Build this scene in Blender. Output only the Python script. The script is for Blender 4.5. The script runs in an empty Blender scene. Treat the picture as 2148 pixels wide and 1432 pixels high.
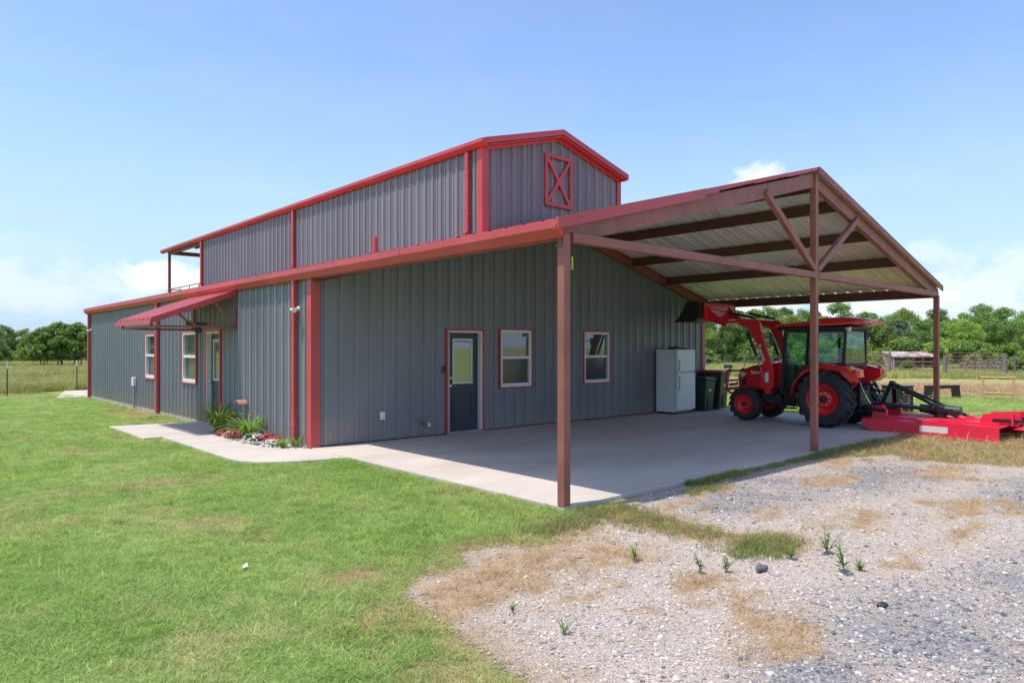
import bpy, bmesh, math, random
import numpy as np
from mathutils import Vector, Matrix
random.seed(7); rng = np.random.default_rng(7)
SC = bpy.context.scene
COL = SC.collection
PI = math.pi

# ------------------------------------------------------------------ camera
CAM = Vector((-5.576, -11.39, 1.74)); YAW = 0.734; FPX = 1465.0; HY = 729.5
cam = bpy.data.cameras.new('camera'); camo = bpy.data.objects.new('camera', cam); COL.objects.link(camo)
camo.location = CAM; camo.rotation_euler = (PI/2, 0, -YAW)
cam.sensor_width = 36; cam.lens = FPX/2148*36; cam.shift_y = 13.5/2148
cam.clip_start = 0.05; cam.clip_end = 6000
SC.camera = camo
FWD = Vector((math.sin(YAW), math.cos(YAW), 0)); RGT = Vector((math.cos(YAW), -math.sin(YAW), 0))
def ray(x, y): return FWD + RGT*((x-1074)/FPX) + Vector((0, 0, (HY-y)/FPX))
def at(x, depth, z=-0.06):
    p = CAM + ray(x, HY)*depth; return Vector((p.x, p.y, z))

# ------------------------------------------------------------------ light
SUN = Vector((-0.37, 0.085, 1)).normalized()
sl = bpy.data.lights.new('sun', 'SUN'); sl.energy = 2.25; sl.angle = math.radians(0.53); sl.color = (1, .955, .88)
so = bpy.data.objects.new('sun', sl); COL.objects.link(so)
so.rotation_euler = SUN.to_track_quat('Z', 'Y').to_euler(); so.location = (0, 0, 30)
SC.view_settings.view_transform = 'Standard'; SC.view_settings.look = 'None'
SC.view_settings.exposure = 1.02; SC.view_settings.gamma = 1
cy = SC.cycles; cy.max_bounces = 6; cy.diffuse_bounces = 3; cy.glossy_bounces = 3; cy.transmission_bounces = 4; cy.transparent_max_bounces = 12; cy.caustics_reflective = False; cy.caustics_refractive = False
W = bpy.data.worlds.new('World'); SC.world = W; W.use_nodes = True
def world():
    nt = W.node_tree; N = nt.nodes; L = nt.links; N.clear()
    out = N.new('ShaderNodeOutputWorld'); bg = N.new('ShaderNodeBackground'); bg.inputs['Strength'].default_value = 0.131
    sky = N.new('ShaderNodeTexSky'); sky.sky_type = 'NISHITA'; sky.sun_disc = False
    sky.sun_elevation = math.asin(SUN.z); sky.sun_rotation = math.atan2(SUN.x, SUN.y)
    sky.air_density = 1.0; sky.dust_density = .8; sky.ozone_density = 2.4; sky.altitude = 100
    tc = N.new('ShaderNodeTexCoord'); nz = N.new('ShaderNodeVectorMath'); nz.operation = 'NORMALIZE'
    L.new(tc.outputs['Generated'], nz.inputs[0]); D = nz.outputs[0]
    def math_(op, a, b=None, clamp=False):
        n = N.new('ShaderNodeMath'); n.operation = op; n.use_clamp = clamp
        for i, q in enumerate((a, b)):
            if q is None: continue
            if isinstance(q, (int, float)): n.inputs[i].default_value = q
            else: L.new(q, n.inputs[i])
        return n.outputs[0]
    def noise(scale, det, rough, stretch=(1, 1, 1)):
        m = N.new('ShaderNodeMapping'); m.inputs['Scale'].default_value = stretch; L.new(D, m.inputs[0])
        n = N.new('ShaderNodeTexNoise'); n.inputs['Scale'].default_value = scale; n.inputs['Detail'].default_value = det
        n.inputs['Roughness'].default_value = rough; L.new(m.outputs[0], n.inputs['Vector']); return n.outputs[0]
    puff = noise(16, 7, .6, (1, 1, 1.5))
    def blob(px, py, rx, rz, amp):
        c = ray(px, py).normalized()
        s = N.new('ShaderNodeVectorMath'); s.operation = 'SUBTRACT'; L.new(D, s.inputs[0]); s.inputs[1].default_value = c
        m = N.new('ShaderNodeVectorMath'); m.operation = 'MULTIPLY'; L.new(s.outputs[0], m.inputs[0])
        m.inputs[1].default_value = (1/rx, 1/rx, 1/rz)
        l = N.new('ShaderNodeVectorMath'); l.operation = 'LENGTH'; L.new(m.outputs[0], l.inputs[0])
        e = math_('SUBTRACT', 1.0, l.outputs['Value'])
        e = math_('ADD', e, math_('MULTIPLY', math_('SUBTRACT', puff, .5), 3.0))
        e = math_('MULTIPLY', e, 1.9, True)
        return math_('MULTIPLY', e, amp)
    tot = None
    for b in [(350, 576, .050, .026, 1.), (405, 592, .045, .026, 1.), (1592, 372, .044, .022, 1.0), (1550, 388, .030, .015, .7),
              (2030, 618, .14, .045, .6), (1560, 628, .10, .03, .9), (1850, 640, .10, .03, .8), (2145, 560, .08, .03, .5),
              (1935, 530, .03, .02, .35), (60, 600, .14, .03, .4)]:
        v = blob(*b); tot = v if tot is None else math_('MAXIMUM', tot, v)
    sep = N.new('ShaderNodeSeparateXYZ'); L.new(D, sep.inputs[0]); z = sep.outputs['Z']
    band = math_('SUBTRACT', 1.0, math_('MULTIPLY', math_('ABSOLUTE', math_('SUBTRACT', z, .07)), 5.0), True)
    wis = noise(3.2, 8, .62, (1, 1, 3.2))
    wv = math_('MULTIPLY', math_('MULTIPLY', math_('SUBTRACT', wis, .47), 3.2, True), math_('ADD', math_('MULTIPLY', band, .30), .07))
    tot = math_('MAXIMUM', tot, wv)
    mx = N.new('ShaderNodeMix'); mx.data_type = 'RGBA'; L.new(tot, mx.inputs['Factor'])
    tint = N.new('ShaderNodeMix'); tint.data_type = 'RGBA'; tint.blend_type = 'MULTIPLY'; tint.inputs['Factor'].default_value = 1
    L.new(sky.outputs[0], tint.inputs['A']); tint.inputs['B'].default_value = (.90, .90, .98, 1)
    hz = N.new('ShaderNodeMix'); hz.data_type = 'RGBA'; L.new(tint.outputs['Result'], hz.inputs['A']); hz.inputs['B'].default_value = (1.85, 2.62, 3.75, 1)
    hf = math_('SUBTRACT', 1.0, math_('MULTIPLY', math_('ABSOLUTE', z), 3.5), True)
    L.new(math_('MULTIPLY', math_('POWER', hf, .8), .88), hz.inputs['Factor'])
    L.new(hz.outputs['Result'], mx.inputs['A']); mx.inputs['B'].default_value = (4.0, 4.2, 4.45, 1)
    L.new(mx.outputs['Result'], bg.inputs['Color']); L.new(bg.outputs[0], out.inputs['Surface'])
world()

# ------------------------------------------------------------------ materials
def mat(name, col, rough=.5, metal=0., var=.12, vscale=3., bump=0., bscale=40., spec=.5, coat=0., col2=None, stretch=(1, 1, 1), detail=5., rand=0., transl=0., rust=None, ior=None, mud=False, spots=None):
    m = bpy.data.materials.new(name); m.use_nodes = True; nt = m.node_tree; N = nt.nodes; L = nt.links
    b = N['Principled BSDF']; out = N['Material Output']
    b.inputs['Roughness'].default_value = rough; b.inputs['Metallic'].default_value = metal
    b.inputs['Specular IOR Level'].default_value = spec; b.inputs['Coat Weight'].default_value = coat
    if coat: b.inputs['Coat Roughness'].default_value = .12
    if ior: b.inputs['IOR'].default_value = ior
    g = N.new('ShaderNodeNewGeometry'); mp = N.new('ShaderNodeMapping'); mp.inputs['Scale'].default_value = stretch
    L.new(g.outputs['Position'], mp.inputs[0])
    n = N.new('ShaderNodeTexNoise'); n.inputs['Scale'].default_value = vscale; n.inputs['Detail'].default_value = detail
    n.inputs['Roughness'].default_value = .6; L.new(mp.outputs[0], n.inputs['Vector'])
    rp = N.new('ShaderNodeMapRange'); rp.inputs['From Min'].default_value = .3; rp.inputs['From Max'].default_value = .7; L.new(n.outputs[0], rp.inputs[0])
    c1 = Vector(col)*(1-var); c2 = Vector(col2) if col2 else Vector(col)*(1+var)
    mx = N.new('ShaderNodeMix'); mx.data_type = 'RGBA'; L.new(rp.outputs[0], mx.inputs['Factor'])
    mx.inputs['A'].default_value = (*c1, 1); mx.inputs['B'].default_value = (*c2, 1)
    cout = mx.outputs['Result']
    if rust:
        n3 = N.new('ShaderNodeTexNoise'); n3.inputs['Scale'].default_value = rust[1]; n3.inputs['Detail'].default_value = 8; n3.inputs['Roughness'].default_value = .7
        L.new(mp.outputs[0], n3.inputs['Vector'])
        r3 = N.new('ShaderNodeMapRange'); r3.inputs['From Min'].default_value = rust[2]; r3.inputs['From Max'].default_value = rust[2]+.12; L.new(n3.outputs[0], r3.inputs[0])
        m3 = N.new('ShaderNodeMix'); m3.data_type = 'RGBA'; L.new(r3.outputs[0], m3.inputs['Factor']); L.new(cout, m3.inputs['A']); m3.inputs['B'].default_value = (*rust[0], 1)
        cout = m3.outputs['Result']
    if spots:
        n4 = N.new('ShaderNodeTexNoise'); n4.inputs['Scale'].default_value = spots[1]; n4.inputs['Detail'].default_value = 7; n4.inputs['Roughness'].default_value = .8; L.new(g.outputs['Position'], n4.inputs['Vector'])
        r4 = N.new('ShaderNodeMapRange'); r4.inputs['From Min'].default_value = spots[2]; r4.inputs['From Max'].default_value = spots[2]+.06; r4.inputs['To Max'].default_value = .7; L.new(n4.outputs[0], r4.inputs[0])
        m4 = N.new('ShaderNodeMix'); m4.data_type = 'RGBA'; L.new(r4.outputs[0], m4.inputs['Factor']); L.new(cout, m4.inputs['A']); m4.inputs['B'].default_value = (*spots[0], 1); cout = m4.outputs['Result']
    if mud:
        sz = N.new('ShaderNodeSeparateXYZ'); L.new(g.outputs['Position'], sz.inputs[0]); mz = N.new('ShaderNodeMapRange'); L.new(sz.outputs['Z'], mz.inputs[0]); mz.inputs[1].default_value = .02; mz.inputs[2].default_value = .5; mz.inputs[3].default_value = .75; mz.inputs[4].default_value = 0
        nm = N.new('ShaderNodeTexNoise'); nm.inputs['Scale'].default_value = 7; nm.inputs['Detail'].default_value = 8; nm.inputs['Roughness'].default_value = .75; L.new(g.outputs['Position'], nm.inputs['Vector'])
        mm = N.new('ShaderNodeMath'); mm.operation = 'MULTIPLY'; L.new(mz.outputs[0], mm.inputs[0]); L.new(nm.outputs[0], mm.inputs[1])
        mx2 = N.new('ShaderNodeMix'); mx2.data_type = 'RGBA'; L.new(mm.outputs[0], mx2.inputs['Factor']); L.new(cout, mx2.inputs['A']); mx2.inputs['B'].default_value = (.36, .28, .20, 1); cout = mx2.outputs['Result']
    if rand:
        oi = N.new('ShaderNodeObjectInfo'); hs = N.new('ShaderNodeHueSaturation')
        r2 = N.new('ShaderNodeMapRange'); r2.inputs['To Min'].default_value = 1-rand; r2.inputs['To Max'].default_value = 1+rand
        L.new(oi.outputs['Random'], r2.inputs[0]); L.new(r2.outputs[0], hs.inputs['Value']); L.new(cout, hs.inputs['Color']); cout = hs.outputs[0]
    L.new(cout, b.inputs['Base Color'])
    if bump:
        n2 = N.new('ShaderNodeTexNoise'); n2.inputs['Scale'].default_value = bscale; n2.inputs['Detail'].default_value = 6; L.new(mp.outputs[0], n2.inputs['Vector'])
        bp = N.new('ShaderNodeBump'); bp.inputs['Strength'].default_value = bump; bp.inputs['Distance'].default_value = .01
        L.new(n2.outputs[0], bp.inputs['Height']); L.new(bp.outputs[0], b.inputs['Normal'])
    if transl:
        t = N.new('ShaderNodeBsdfTranslucent'); ms = N.new('ShaderNodeMixShader'); ms.inputs[0].default_value = transl
        L.new(cout, t.inputs['Color']); L.new(b.outputs[0], ms.inputs[1]); L.new(t.outputs[0], ms.inputs[2]); L.new(ms.outputs[0], out.inputs['Surface'])
    return m

M = {}
M['siding'] = mat('siding', (.200, .208, .221), .42, 0, .09, 1.1, .05, 2.2, stretch=(1, 1, .25), rand=.05, mud=True)
M['red'] = mat('red_trim', (.50, .066, .064), .42, 0, .13, 1.4, .06, 3, rand=.05, rust=((.52, .13, .115), 2.2, .62))
M['sheen_pink'] = mat('sheen_red', (.62, .17, .165), .32, 0, .12, 1.4, .06, 3)  # awning red made paler and pinker: its sheen is put into the colour
M['brown'] = mat('brown_steel', (.29, .100, .070), .55, .0, .22, 5, .15, 30, rust=((.40, .15, .08), 9, .60), stretch=(1, 1, .5))
M['purlin'] = mat('purlin_primer', (.12, .05, .038), .6, 0, .2, 4, .1, 30)
M['galv'] = mat('galvanised', (.80, .80, .78), .45, .15, .14, 1.6, .05, 12, stretch=(.25, 1, 1), rust=((.46, .38, .28), 2.2, .64))
M['white'] = mat('white_vinyl', (.74, .74, .74), .35, 0, .05, 4)
M['pane'] = mat('window_glass', (.060, .080, .072), .02, 0, .3, 1.2, .012, 2.5, spec=1., ior=1.75)
M['screen'] = mat('insect_screen', (.060, .070, .068), .16, 0, .2, 1.5, spec=.7, ior=1.5)
M['lite'] = mat('door_glass', (.10, .11, .10), .03, 0, .3, 1.5, .05, 3, spec=1., ior=1.9)
M['navy'] = mat('door_paint', (.028, .042, .055), .4, 0, .1, 3)
M['concrete'] = mat('concrete', (.53, .455, .385), .85, 0, .13, .8, .12, 60, col2=(.62, .54, .46), stretch=(.4, 1, 1), rust=((.45, .385, .32), 1.3, .57), spots=((.26, .235, .21), 3.2, .66))
M['found'] = mat('foundation', (.42, .36, .30), .9, 0, .2, 4, .2, 50)
M['black'] = mat('black_steel', (.016, .016, .018), .38, 0, .3, 6, .05, 20)
M['plastic'] = mat('black_plastic', (.018, .019, .02), .55, 0, .2, 6)
M['tred'] = mat('tractor_red', (.76, .014, .024), .32, 0, .12, 2.5, coat=.3, rust=((.62, .09, .07), 4, .63))
M['mred'] = mat('mower_red', (.80, .020, .060), .33, 0, .08, 2, coat=.2, rust=((.42, .05, .07), 3.5, .64))
M['orange'] = mat('guard_orange', (.40, .05, .018), .45, 0, .1, 4)
M['rubber'] = mat('tyre_rubber', (.026, .027, .030), .78, 0, .35, 7, .1, 40, col2=(.050, .050, .050))
M['chrome'] = mat('chrome', (.7, .7, .7), .15, 1, .03)
M['grey'] = mat('grey_paint', (.30, .30, .30), .5, 0, .1)
M['lens'] = mat('amber_lens', (.75, .22, .01), .2, 0, .05, coat=.5)
M['clear'] = mat('lamp_lens', (.62, .58, .48), .25, 0, .1)
M['seat'] = mat('seat_vinyl', (.06, .085, .09), .5, 0, .1)
M['fridge'] = mat('fridge_enamel', (.72, .73, .73), .35, 0, .05, 1.5, rust=((.40, .38, .34), 1.6, .68))
M['bin'] = mat('bin_green', (.022, .05, .036), .45, 0, .2, 3)
M['olive'] = mat('bin_olive', (.055, .065, .028), .55, 0, .15, 3)  # bin body tinted olive: grass bounce on black plastic put into the colour
M['binlid'] = mat('bin_lid', (.42, .055, .03), .45, 0, .1, 3)
M['pole'] = mat('pine_pole', (.50, .28, .12), .7, 0, .25, 6, .2, 25, stretch=(1, 1, .3))
M['post'] = mat('weathered_post', (.20, .17, .14), .9, 0, .25, 5, .3, 30, stretch=(1, 1, .3))
M['pipe'] = mat('rusty_pipe', (.24, .10, .075), .7, 0, .25, 6)
M['tpost'] = mat('tpost_green', (.025, .05, .03), .6)
M['wire'] = mat('fence_wire', (.25, .25, .24), .5, .5)
M['shedroof'] = mat('rusty_roof', (.50, .46, .42), .6, .2, .1, 2, rust=((.30, .085, .05), 1.3, .47))
M['bark'] = mat('bark', (.11, .088, .068), .9, 0, .3, 6, .4, 25, stretch=(1, 1, .3))
M['dead'] = mat('dead_wood', (.30, .25, .20), .9, 0, .25, 4)
M['terra'] = mat('terracotta', (.46, .21, .13), .8, 0, .15, 8, .1, 40)
M['box'] = mat('olive_metal', (.045, .058, .060), .5, 0, .2, 4)
M['paper'] = mat('paper', (.8, .8, .78), .8)
M['yellow'] = mat('yellow_tape', (.55, .62, .03), .6)
M['rock'] = mat('dark_rock', (.16, .155, .15), .9, 0, .4, 14, .5, 30)

def glass_mat():
    m = bpy.data.materials.new('cab_glass'); m.use_nodes = True; nt = m.node_tree; N = nt.nodes; L = nt.links; N.clear()
    o = N.new('ShaderNodeOutputMaterial'); t = N.new('ShaderNodeBsdfTransparent'); t.inputs[0].default_value = (.50, .74, .62, 1)
    g = N.new('ShaderNodeBsdfGlossy'); g.inputs['Roughness'].default_value = .02; g.inputs['Color'].default_value = (.9, 1, .95, 1)
    f = N.new('ShaderNodeFresnel'); f.inputs[0].default_value = 1.65; mx = N.new('ShaderNodeMixShader')
    L.new(f.outputs[0], mx.inputs[0]); L.new(t.outputs[0], mx.inputs[1]); L.new(g.outputs[0], mx.inputs[2]); L.new(mx.outputs[0], o.inputs[0]); return m
M['cabglass'] = glass_mat()
def leafmat(name, c, c2, rand=.25, transl=.38, vs=.35):
    return mat(name, c, .55, 0, 0, vs, col2=c2, rand=rand, transl=transl, spec=.3)
M['leafA'] = leafmat('leaf_green', (.170, .285, .060), (.290, .405, .090))
M['leafB'] = leafmat('leaf_dark', (.145, .250, .062), (.245, .360, .090))
M['leafC'] = leafmat('leaf_bright', (.215, .335, .055), (.330, .440, .095))
M['leafD'] = leafmat('leaf_greygreen', (.160, .225, .095), (.255, .320, .135))
M['lily'] = leafmat('lily_leaf', (.16, .32, .035), (.33, .47, .08), .1, .35, 6)
M['petal_red'] = mat('red_petal', (.62, .03, .07), .6, 0, .3, 30, col2=(.8, .10, .14), transl=.2)
M['petal_white'] = mat('white_petal', (.72, .66, .56), .6, 0, .2, 30, col2=(.85, .82, .76), transl=.2)
M['petal_pink'] = mat('pink_petal', (.62, .30, .26), .6, 0, .2, 30, transl=.2)

# ------------------------------------------------------------------ mesh helpers
class MB:
    def __init__(s): s.v = []; s.f = []
    def add(s, vs, fs):
        o = len(s.v); s.v += [tuple(v) for v in vs]; s.f += [tuple(i+o for i in f) for f in fs]; return s
    def box(s, x0, x1, y0, y1, z0, z1):
        return s.add([(x0,y0,z0),(x1,y0,z0),(x1,y1,z0),(x0,y1,z0),(x0,y0,z1),(x1,y0,z1),(x1,y1,z1),(x0,y1,z1)],
                     [(0,3,2,1),(4,5,6,7),(0,1,5,4),(1,2,6,5),(2,3,7,6),(3,0,4,7)])
    def bar(s, p, q, w, h, up=(0, 0, 1)):
        p = Vector(p); q = Vector(q); d = (q-p).normalized(); u = Vector(up); r = d.cross(u)
        if r.length < 1e-4: r = d.cross(Vector((1, 0, 0)))
        r.normalize(); u = r.cross(d).normalized(); r = r*w/2; u = u*h/2
        vs = [e+a*r+b*u for e in (p, q) for a, b in ((-1,-1),(1,-1),(1,1),(-1,1))]
        return s.add(vs, [(0,1,2,3),(4,7,6,5),(0,4,5,1),(1,5,6,2),(2,6,7,3),(3,7,4,0)])
    def tube(s, pts, r, n=8, cap=True):
        pts = [Vector(p) for p in pts]; k = len(pts); rs = r if isinstance(r, (list, tuple)) else [r]*k
        vs = []; ref = None
        for i, p in enumerate(pts):
            d = (pts[min(i+1, k-1)]-pts[max(i-1, 0)]).normalized()
            if ref is None: ref = d.orthogonal().normalized()
            a = (ref-d*ref.dot(d))
            a = a.normalized() if a.length > 1e-5 else d.orthogonal().normalized()
            ref = a; b = d.cross(a)
            for j in range(n):
                t = 2*PI*j/n; vs.append(p+(a*math.cos(t)+b*math.sin(t))*rs[i])
        fs = [(i*n+j, i*n+(j+1) % n, (i+1)*n+(j+1) % n, (i+1)*n+j) for i in range(k-1) for j in range(n)]
        if cap: fs += [tuple(range(n))[::-1], tuple((k-1)*n+j for j in range(n))]
        return s.add(vs, fs)
    def lathe(s, c, axis, prof, n=24, cap=True):
        c = Vector(c); ax = {'X': (Vector((1,0,0)), Vector((0,1,0)), Vector((0,0,1))), 'Y': (Vector((0,1,0)), Vector((0,0,1)), Vector((1,0,0))), 'Z': (Vector((0,0,1)), Vector((1,0,0)), Vector((0,1,0)))}[axis]
        vs = [c+ax[0]*a+(ax[1]*math.cos(2*PI*j/n)+ax[2]*math.sin(2*PI*j/n))*r for a, r in prof for j in range(n)]; k = len(prof)
        fs = [(i*n+j, i*n+(j+1) % n, (i+1)*n+(j+1) % n, (i+1)*n+j) for i in range(k-1) for j in range(n)]
        if cap: fs += [tuple(range(n))[::-1], tuple((k-1)*n+j for j in range(n))]
        return s.add(vs, fs)
    def prism(s, poly, axis, a0, a1):
        f = {'X': lambda p, a: (a, p[0], p[1]), 'Y': lambda p, a: (p[0], a, p[1]), 'Z': lambda p, a: (p[0], p[1], a)}[axis]
        n = len(poly); vs = [f(p, a0) for p in poly]+[f(p, a1) for p in poly]
        return s.add(vs, [tuple(range(n))[::-1], tuple(range(n, 2*n))]+[(i, (i+1) % n, n+(i+1) % n, n+i) for i in range(n)])
    def frame(s, axis, a0, a1, u0, u1, z0, z1, w, wb=None):     # rectangular ring, axis is the normal
        wb = wb or w
        for (p, q, r, t) in ((u0, u0+w, z0, z1), (u1-w, u1, z0, z1), (u0+w, u1-w, z1-w, z1), (u0+w, u1-w, z0, z0+wb)):
            if axis == 'Y': s.box(p, q, a0, a1, r, t)
            else: s.box(a0, a1, p, q, r, t)
        return s
    def xf(s, m):
        s.v = [tuple(m @ Vector(v)) for v in s.v]; return s
    def mesh(s, name, off=(0, 0, 0), recalc=True):
        me = bpy.data.meshes.new(name)
        me.from_pydata([(v[0]-off[0], v[1]-off[1], v[2]-off[2]) for v in s.v], [], s.f)
        if recalc:
            bm = bmesh.new(); bm.from_mesh(me); bmesh.ops.recalc_face_normals(bm, faces=bm.faces); bm.to_mesh(me); bm.free()
        return me
    def build(s, name, m, T=None, parent=None, smooth=False, bev=0, recalc=True, label=None):
        off = T.get('_off', (0, 0, 0)) if T is not None else (0, 0, 0)
        me = s.mesh(name, off, recalc); me.materials.append(M[m] if isinstance(m, str) else m)
        return link(name, me, T, parent, smooth, bev, label)
def link(name, me, T=None, parent=None, smooth=False, bev=0, label=None):
    o = bpy.data.objects.new(name, me); COL.objects.link(o)
    if smooth:
        for p in me.polygons: p.use_smooth = True
        if smooth != 'all':
            try: me.set_sharp_from_angle(angle=math.radians(38))
            except Exception: pass
    if bev:
        b = o.modifiers.new('bevel', 'BEVEL'); b.width = bev; b.segments = 2; b.limit_method = 'ANGLE'; b.angle_limit = math.radians(40)
    p = parent or T
    if p is not None: o.parent = p
    if label: o['label'] = label
    return o
def tag(o, label, cat, group=None, kind=None):
    o['label'] = label
    if cat: o['category'] = cat
    if group: o['group'] = group
    if kind: o['kind'] = kind
    return o
def struct(o, label=None):
    o['kind'] = 'structure'
    if label: o['label'] = label
    return o
def thing(name, label, cat, loc=(0, 0, 0), group=None, local=False, rz=0):
    o = bpy.data.objects.new(name, None); COL.objects.link(o); o.location = loc; o.rotation_euler = (0, 0, rz); o.empty_display_size = .2
    if not local: o['_off'] = tuple(loc)
    return tag(o, label, cat, group)
def text(body, size, m, T, loc, right, up, name='lettering', parent=None, depth=.002, bold=0.):
    cu = bpy.data.curves.new('t', 'FONT'); cu.body = body; cu.size = size; cu.extrude = depth; cu.align_x = 'CENTER'; cu.align_y = 'CENTER'; cu.offset = bold
    o = bpy.data.objects.new('t', cu); COL.objects.link(o); bpy.context.view_layer.update()
    me = bpy.data.meshes.new_from_object(o.evaluated_get(bpy.context.evaluated_depsgraph_get()))
    bpy.data.objects.remove(o)
    r = Vector(right).normalized(); u = Vector(up).normalized(); nrm = r.cross(u)
    mm = Matrix((r, u, nrm)).transposed().to_4x4(); mm.translation = Vector(loc)-Vector(T.get('_off', (0, 0, 0)))
    me.transform(mm); me.materials.clear(); me.materials.append(M[m])
    return link(name, me, T, parent)
def vn(x, y, s, seed=0):            # value noise in numpy
    x = np.asarray(x, float)*s+seed*17.3; y = np.asarray(y, float)*s+seed*9.1
    xi = np.floor(x).astype(np.int64); yi = np.floor(y).astype(np.int64); fx = x-xi; fy = y-yi; fx = fx*fx*(3-2*fx); fy = fy*fy*(3-2*fy)
    def h(a, b):
        k = np.sin(a*127.1+b*311.7+seed*74.7)*43758.5453; return k-np.floor(k)
    return (h(xi, yi)*(1-fx)+h(xi+1, yi)*fx)*(1-fy)+(h(xi, yi+1)*(1-fx)+h(xi+1, yi+1)*fx)*fy
def fbm(x, y, s, seed=0): return .55*vn(x, y, s, seed)+.3*vn(x, y, s*2.1, seed+1)+.15*vn(x, y, s*4.3, seed+2)
def inpoly(x, y, poly):
    x = np.asarray(x); y = np.asarray(y); c = np.zeros(x.shape, bool); n = len(poly)
    for i in range(n):
        x1, y1 = poly[i]; x2, y2 = poly[(i+1) % n]
        k = ((y1 > y) != (y2 > y)) & (x < (x2-x1)*(y-y1)/(y2-y1+1e-12)+x1); c ^= k
    return c

# ------------------------------------------------------------------ ground
GZ = -0.06
GRAV = [(.05,-6.12),(5.6,-6.12),(6.9,-6.75),(7.1,-8.4),(8.4,-10.4),(14,-15),(16,-34),(-9,-34),(-5.2,-15),(-3.35,-9.2),(-3.05,-8.3),(-2.75,-7.35),(-2.2,-6.95),(-1.0,-6.65),(-.35,-6.5)]
def gravel_mask(x, y):
    dx = (fbm(x, y, 1.3, 3)-.5)*.9+(vn(x, y, 6, 5)-.5)*.22; dy = (fbm(x, y, 1.3, 8)-.5)*.9+(vn(x, y, 6, 9)-.5)*.22
    k = inpoly(x+dx*np.where(y > -6.5, .25, 1), y+dy*np.where(y > -6.5, 0.1, 1), GRAV)
    return k & (y < -6.0)
_gx0, _gy0, _gs = -9.0, -13.5, .04
_X, _Y = np.meshgrid(_gx0+np.arange(660)*_gs, _gy0+np.arange(200)*_gs)
_G = gravel_mask(_X.ravel(), _Y.ravel()).reshape(_X.shape).astype(float)
def _blur(a, n):
    for ax in (0, 1):
        p = np.pad(a, [(n+1, n) if k == ax else (0, 0) for k in (0, 1)], mode='edge'); c = np.cumsum(p, axis=ax)
        a = (np.take(c, range(2*n+1, c.shape[ax]), axis=ax)-np.take(c, range(0, c.shape[ax]-2*n-1), axis=ax))/(2*n+1)
    return a
_G1 = _blur(_blur(_G, 2), 2); _G2 = _blur(_blur(_G, 9), 9)
def _look(g, x, y):
    x = np.asarray(x, float); y = np.asarray(y, float); i = np.round((x-_gx0)/_gs).astype(int); j = np.round((y-_gy0)/_gs).astype(int); ok = (i >= 0) & (i < 660) & (j >= 0) & (j < 200)
    return np.where(ok, g[np.clip(j, 0, 199), np.clip(i, 0, 659)], inpoly(x, y, GRAV)*1.0)
def gravel_field(x, y): return _look(_G1, x, y)     # smoothed mask, 0..1 across the ragged border
def gravel_near(x, y): return _look(_G2, x, y)
STRAW = [(-1.55,-7.15,1.05,.55),(-2.4,-7.3,.65,.45),(-.75,-6.85,.6,.3),(-1.2,-8.5,.42,.2),(-1.35,-9.1,.4,.25),(.3,-6.75,.35,.5),(.25,-7.6,.3,.6),(.35,-8.3,.45,.4),(2.1,-6.55,.5,.16),(1.9,-8.45,.55,.25),(5.4,-6.7,.7,.25),(4.0,-7.2,.8,.25),(5.6,-8.0,.8,.4),(3.4,-8.9,.6,.2),(-.9,-7.6,.5,.25)]
rs_ = random.Random(77)
STRAW += [(rs_.uniform(.8, 6.8), rs_.uniform(-9.6, -6.5), rs_.uniform(.15, .45), rs_.uniform(.06, .16)) for _ in range(22)]+[(rs_.uniform(-2.2, 0), rs_.uniform(-9.4, -7.4), rs_.uniform(.10, .28), rs_.uniform(.06, .15)) for _ in range(9)]
def straw_mask(x, y):
    r = np.zeros(np.shape(x))
    for cx, cy, a, b in STRAW:
        qx = x+(fbm(x, y, 1.6, 71)-.5)*1.1; qy = y+(fbm(x, y, 1.6, 75)-.5)*.8; d = np.sqrt(((qx-cx)/a)**2+((qy-cy)/b)**2); r = np.maximum(r, np.clip(1.3-d, 0, 1))
    return np.clip(r*2.6*(fbm(x, y, 4.5, 21)-.12), 0, 1)
def dry_mask(x, y):                 # worn, straw coloured turf
    s = .82*x+.57*y
    d = np.clip(1-np.abs(s-24.5)/9.5, 0, 1)*2.2*(x > 13)
    d = np.maximum(d, np.clip(1-np.abs(y-20.9-(fbm(x, y, .3, 4)-.5)*2)/1.3, 0, 1)*1.3*(x < 6))
    d = np.maximum(d, np.clip((x-5.6)/1.6, 0, 1)*np.clip((-5.6-y)/.5, 0, 1)*np.clip((11.5-x)/1.4, 0, 1)*1.6)
    d = np.maximum(d, np.clip((fbm(x, y, .75, 111)-.62)*5, 0, .6)*(x < 3)*(y < 14))
    # edge of the gravel
    for cx, cy, a, b in [(-3.0,-7.4,.6,.5),(-3.3,-8.6,.5,.8),(-1.3,-6.55,1.1,.3),(-2.8,-6.5,.5,.25),(-2.9,-1.3,1.1,.35),(-.3,9.5,.8,3.2)]:
        d = np.maximum(d, np.clip(1.3-np.sqrt(((x-cx)/a)**2+((y-cy)/b)**2), 0, 1)*1.1)
    nr = gravel_near(x, y)*(x < 3)*(y < -6.2); d = np.maximum(d, np.clip(nr*2.4, 0, 1)*.95)*np.clip(1.3-gravel_field(x, y)*1.3*(x < 7), 0, 1)
    return np.clip(d*(.3+1.3*fbm(x, y, 1.3, 31)), 0, 1)
def meadow_mask(x, y):
    s = .82*x+.57*y
    return np.clip(np.maximum(np.clip((y-21.2)/1.5, 0, 1)*(x < 14), np.clip((s-33)/3, 0, 1)*(x >= 14)), 0, 1)
def axis_grid(a, b, st, far):
    c = list(np.arange(a, b+1e-6, st)); k = st
    while c[-1] < far: k *= 1.22; c.append(c[-1]+k)
    k = st
    while c[0] > -far: k *= 1.22; c.insert(0, c[0]-k)
    return np.array(c)
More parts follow.
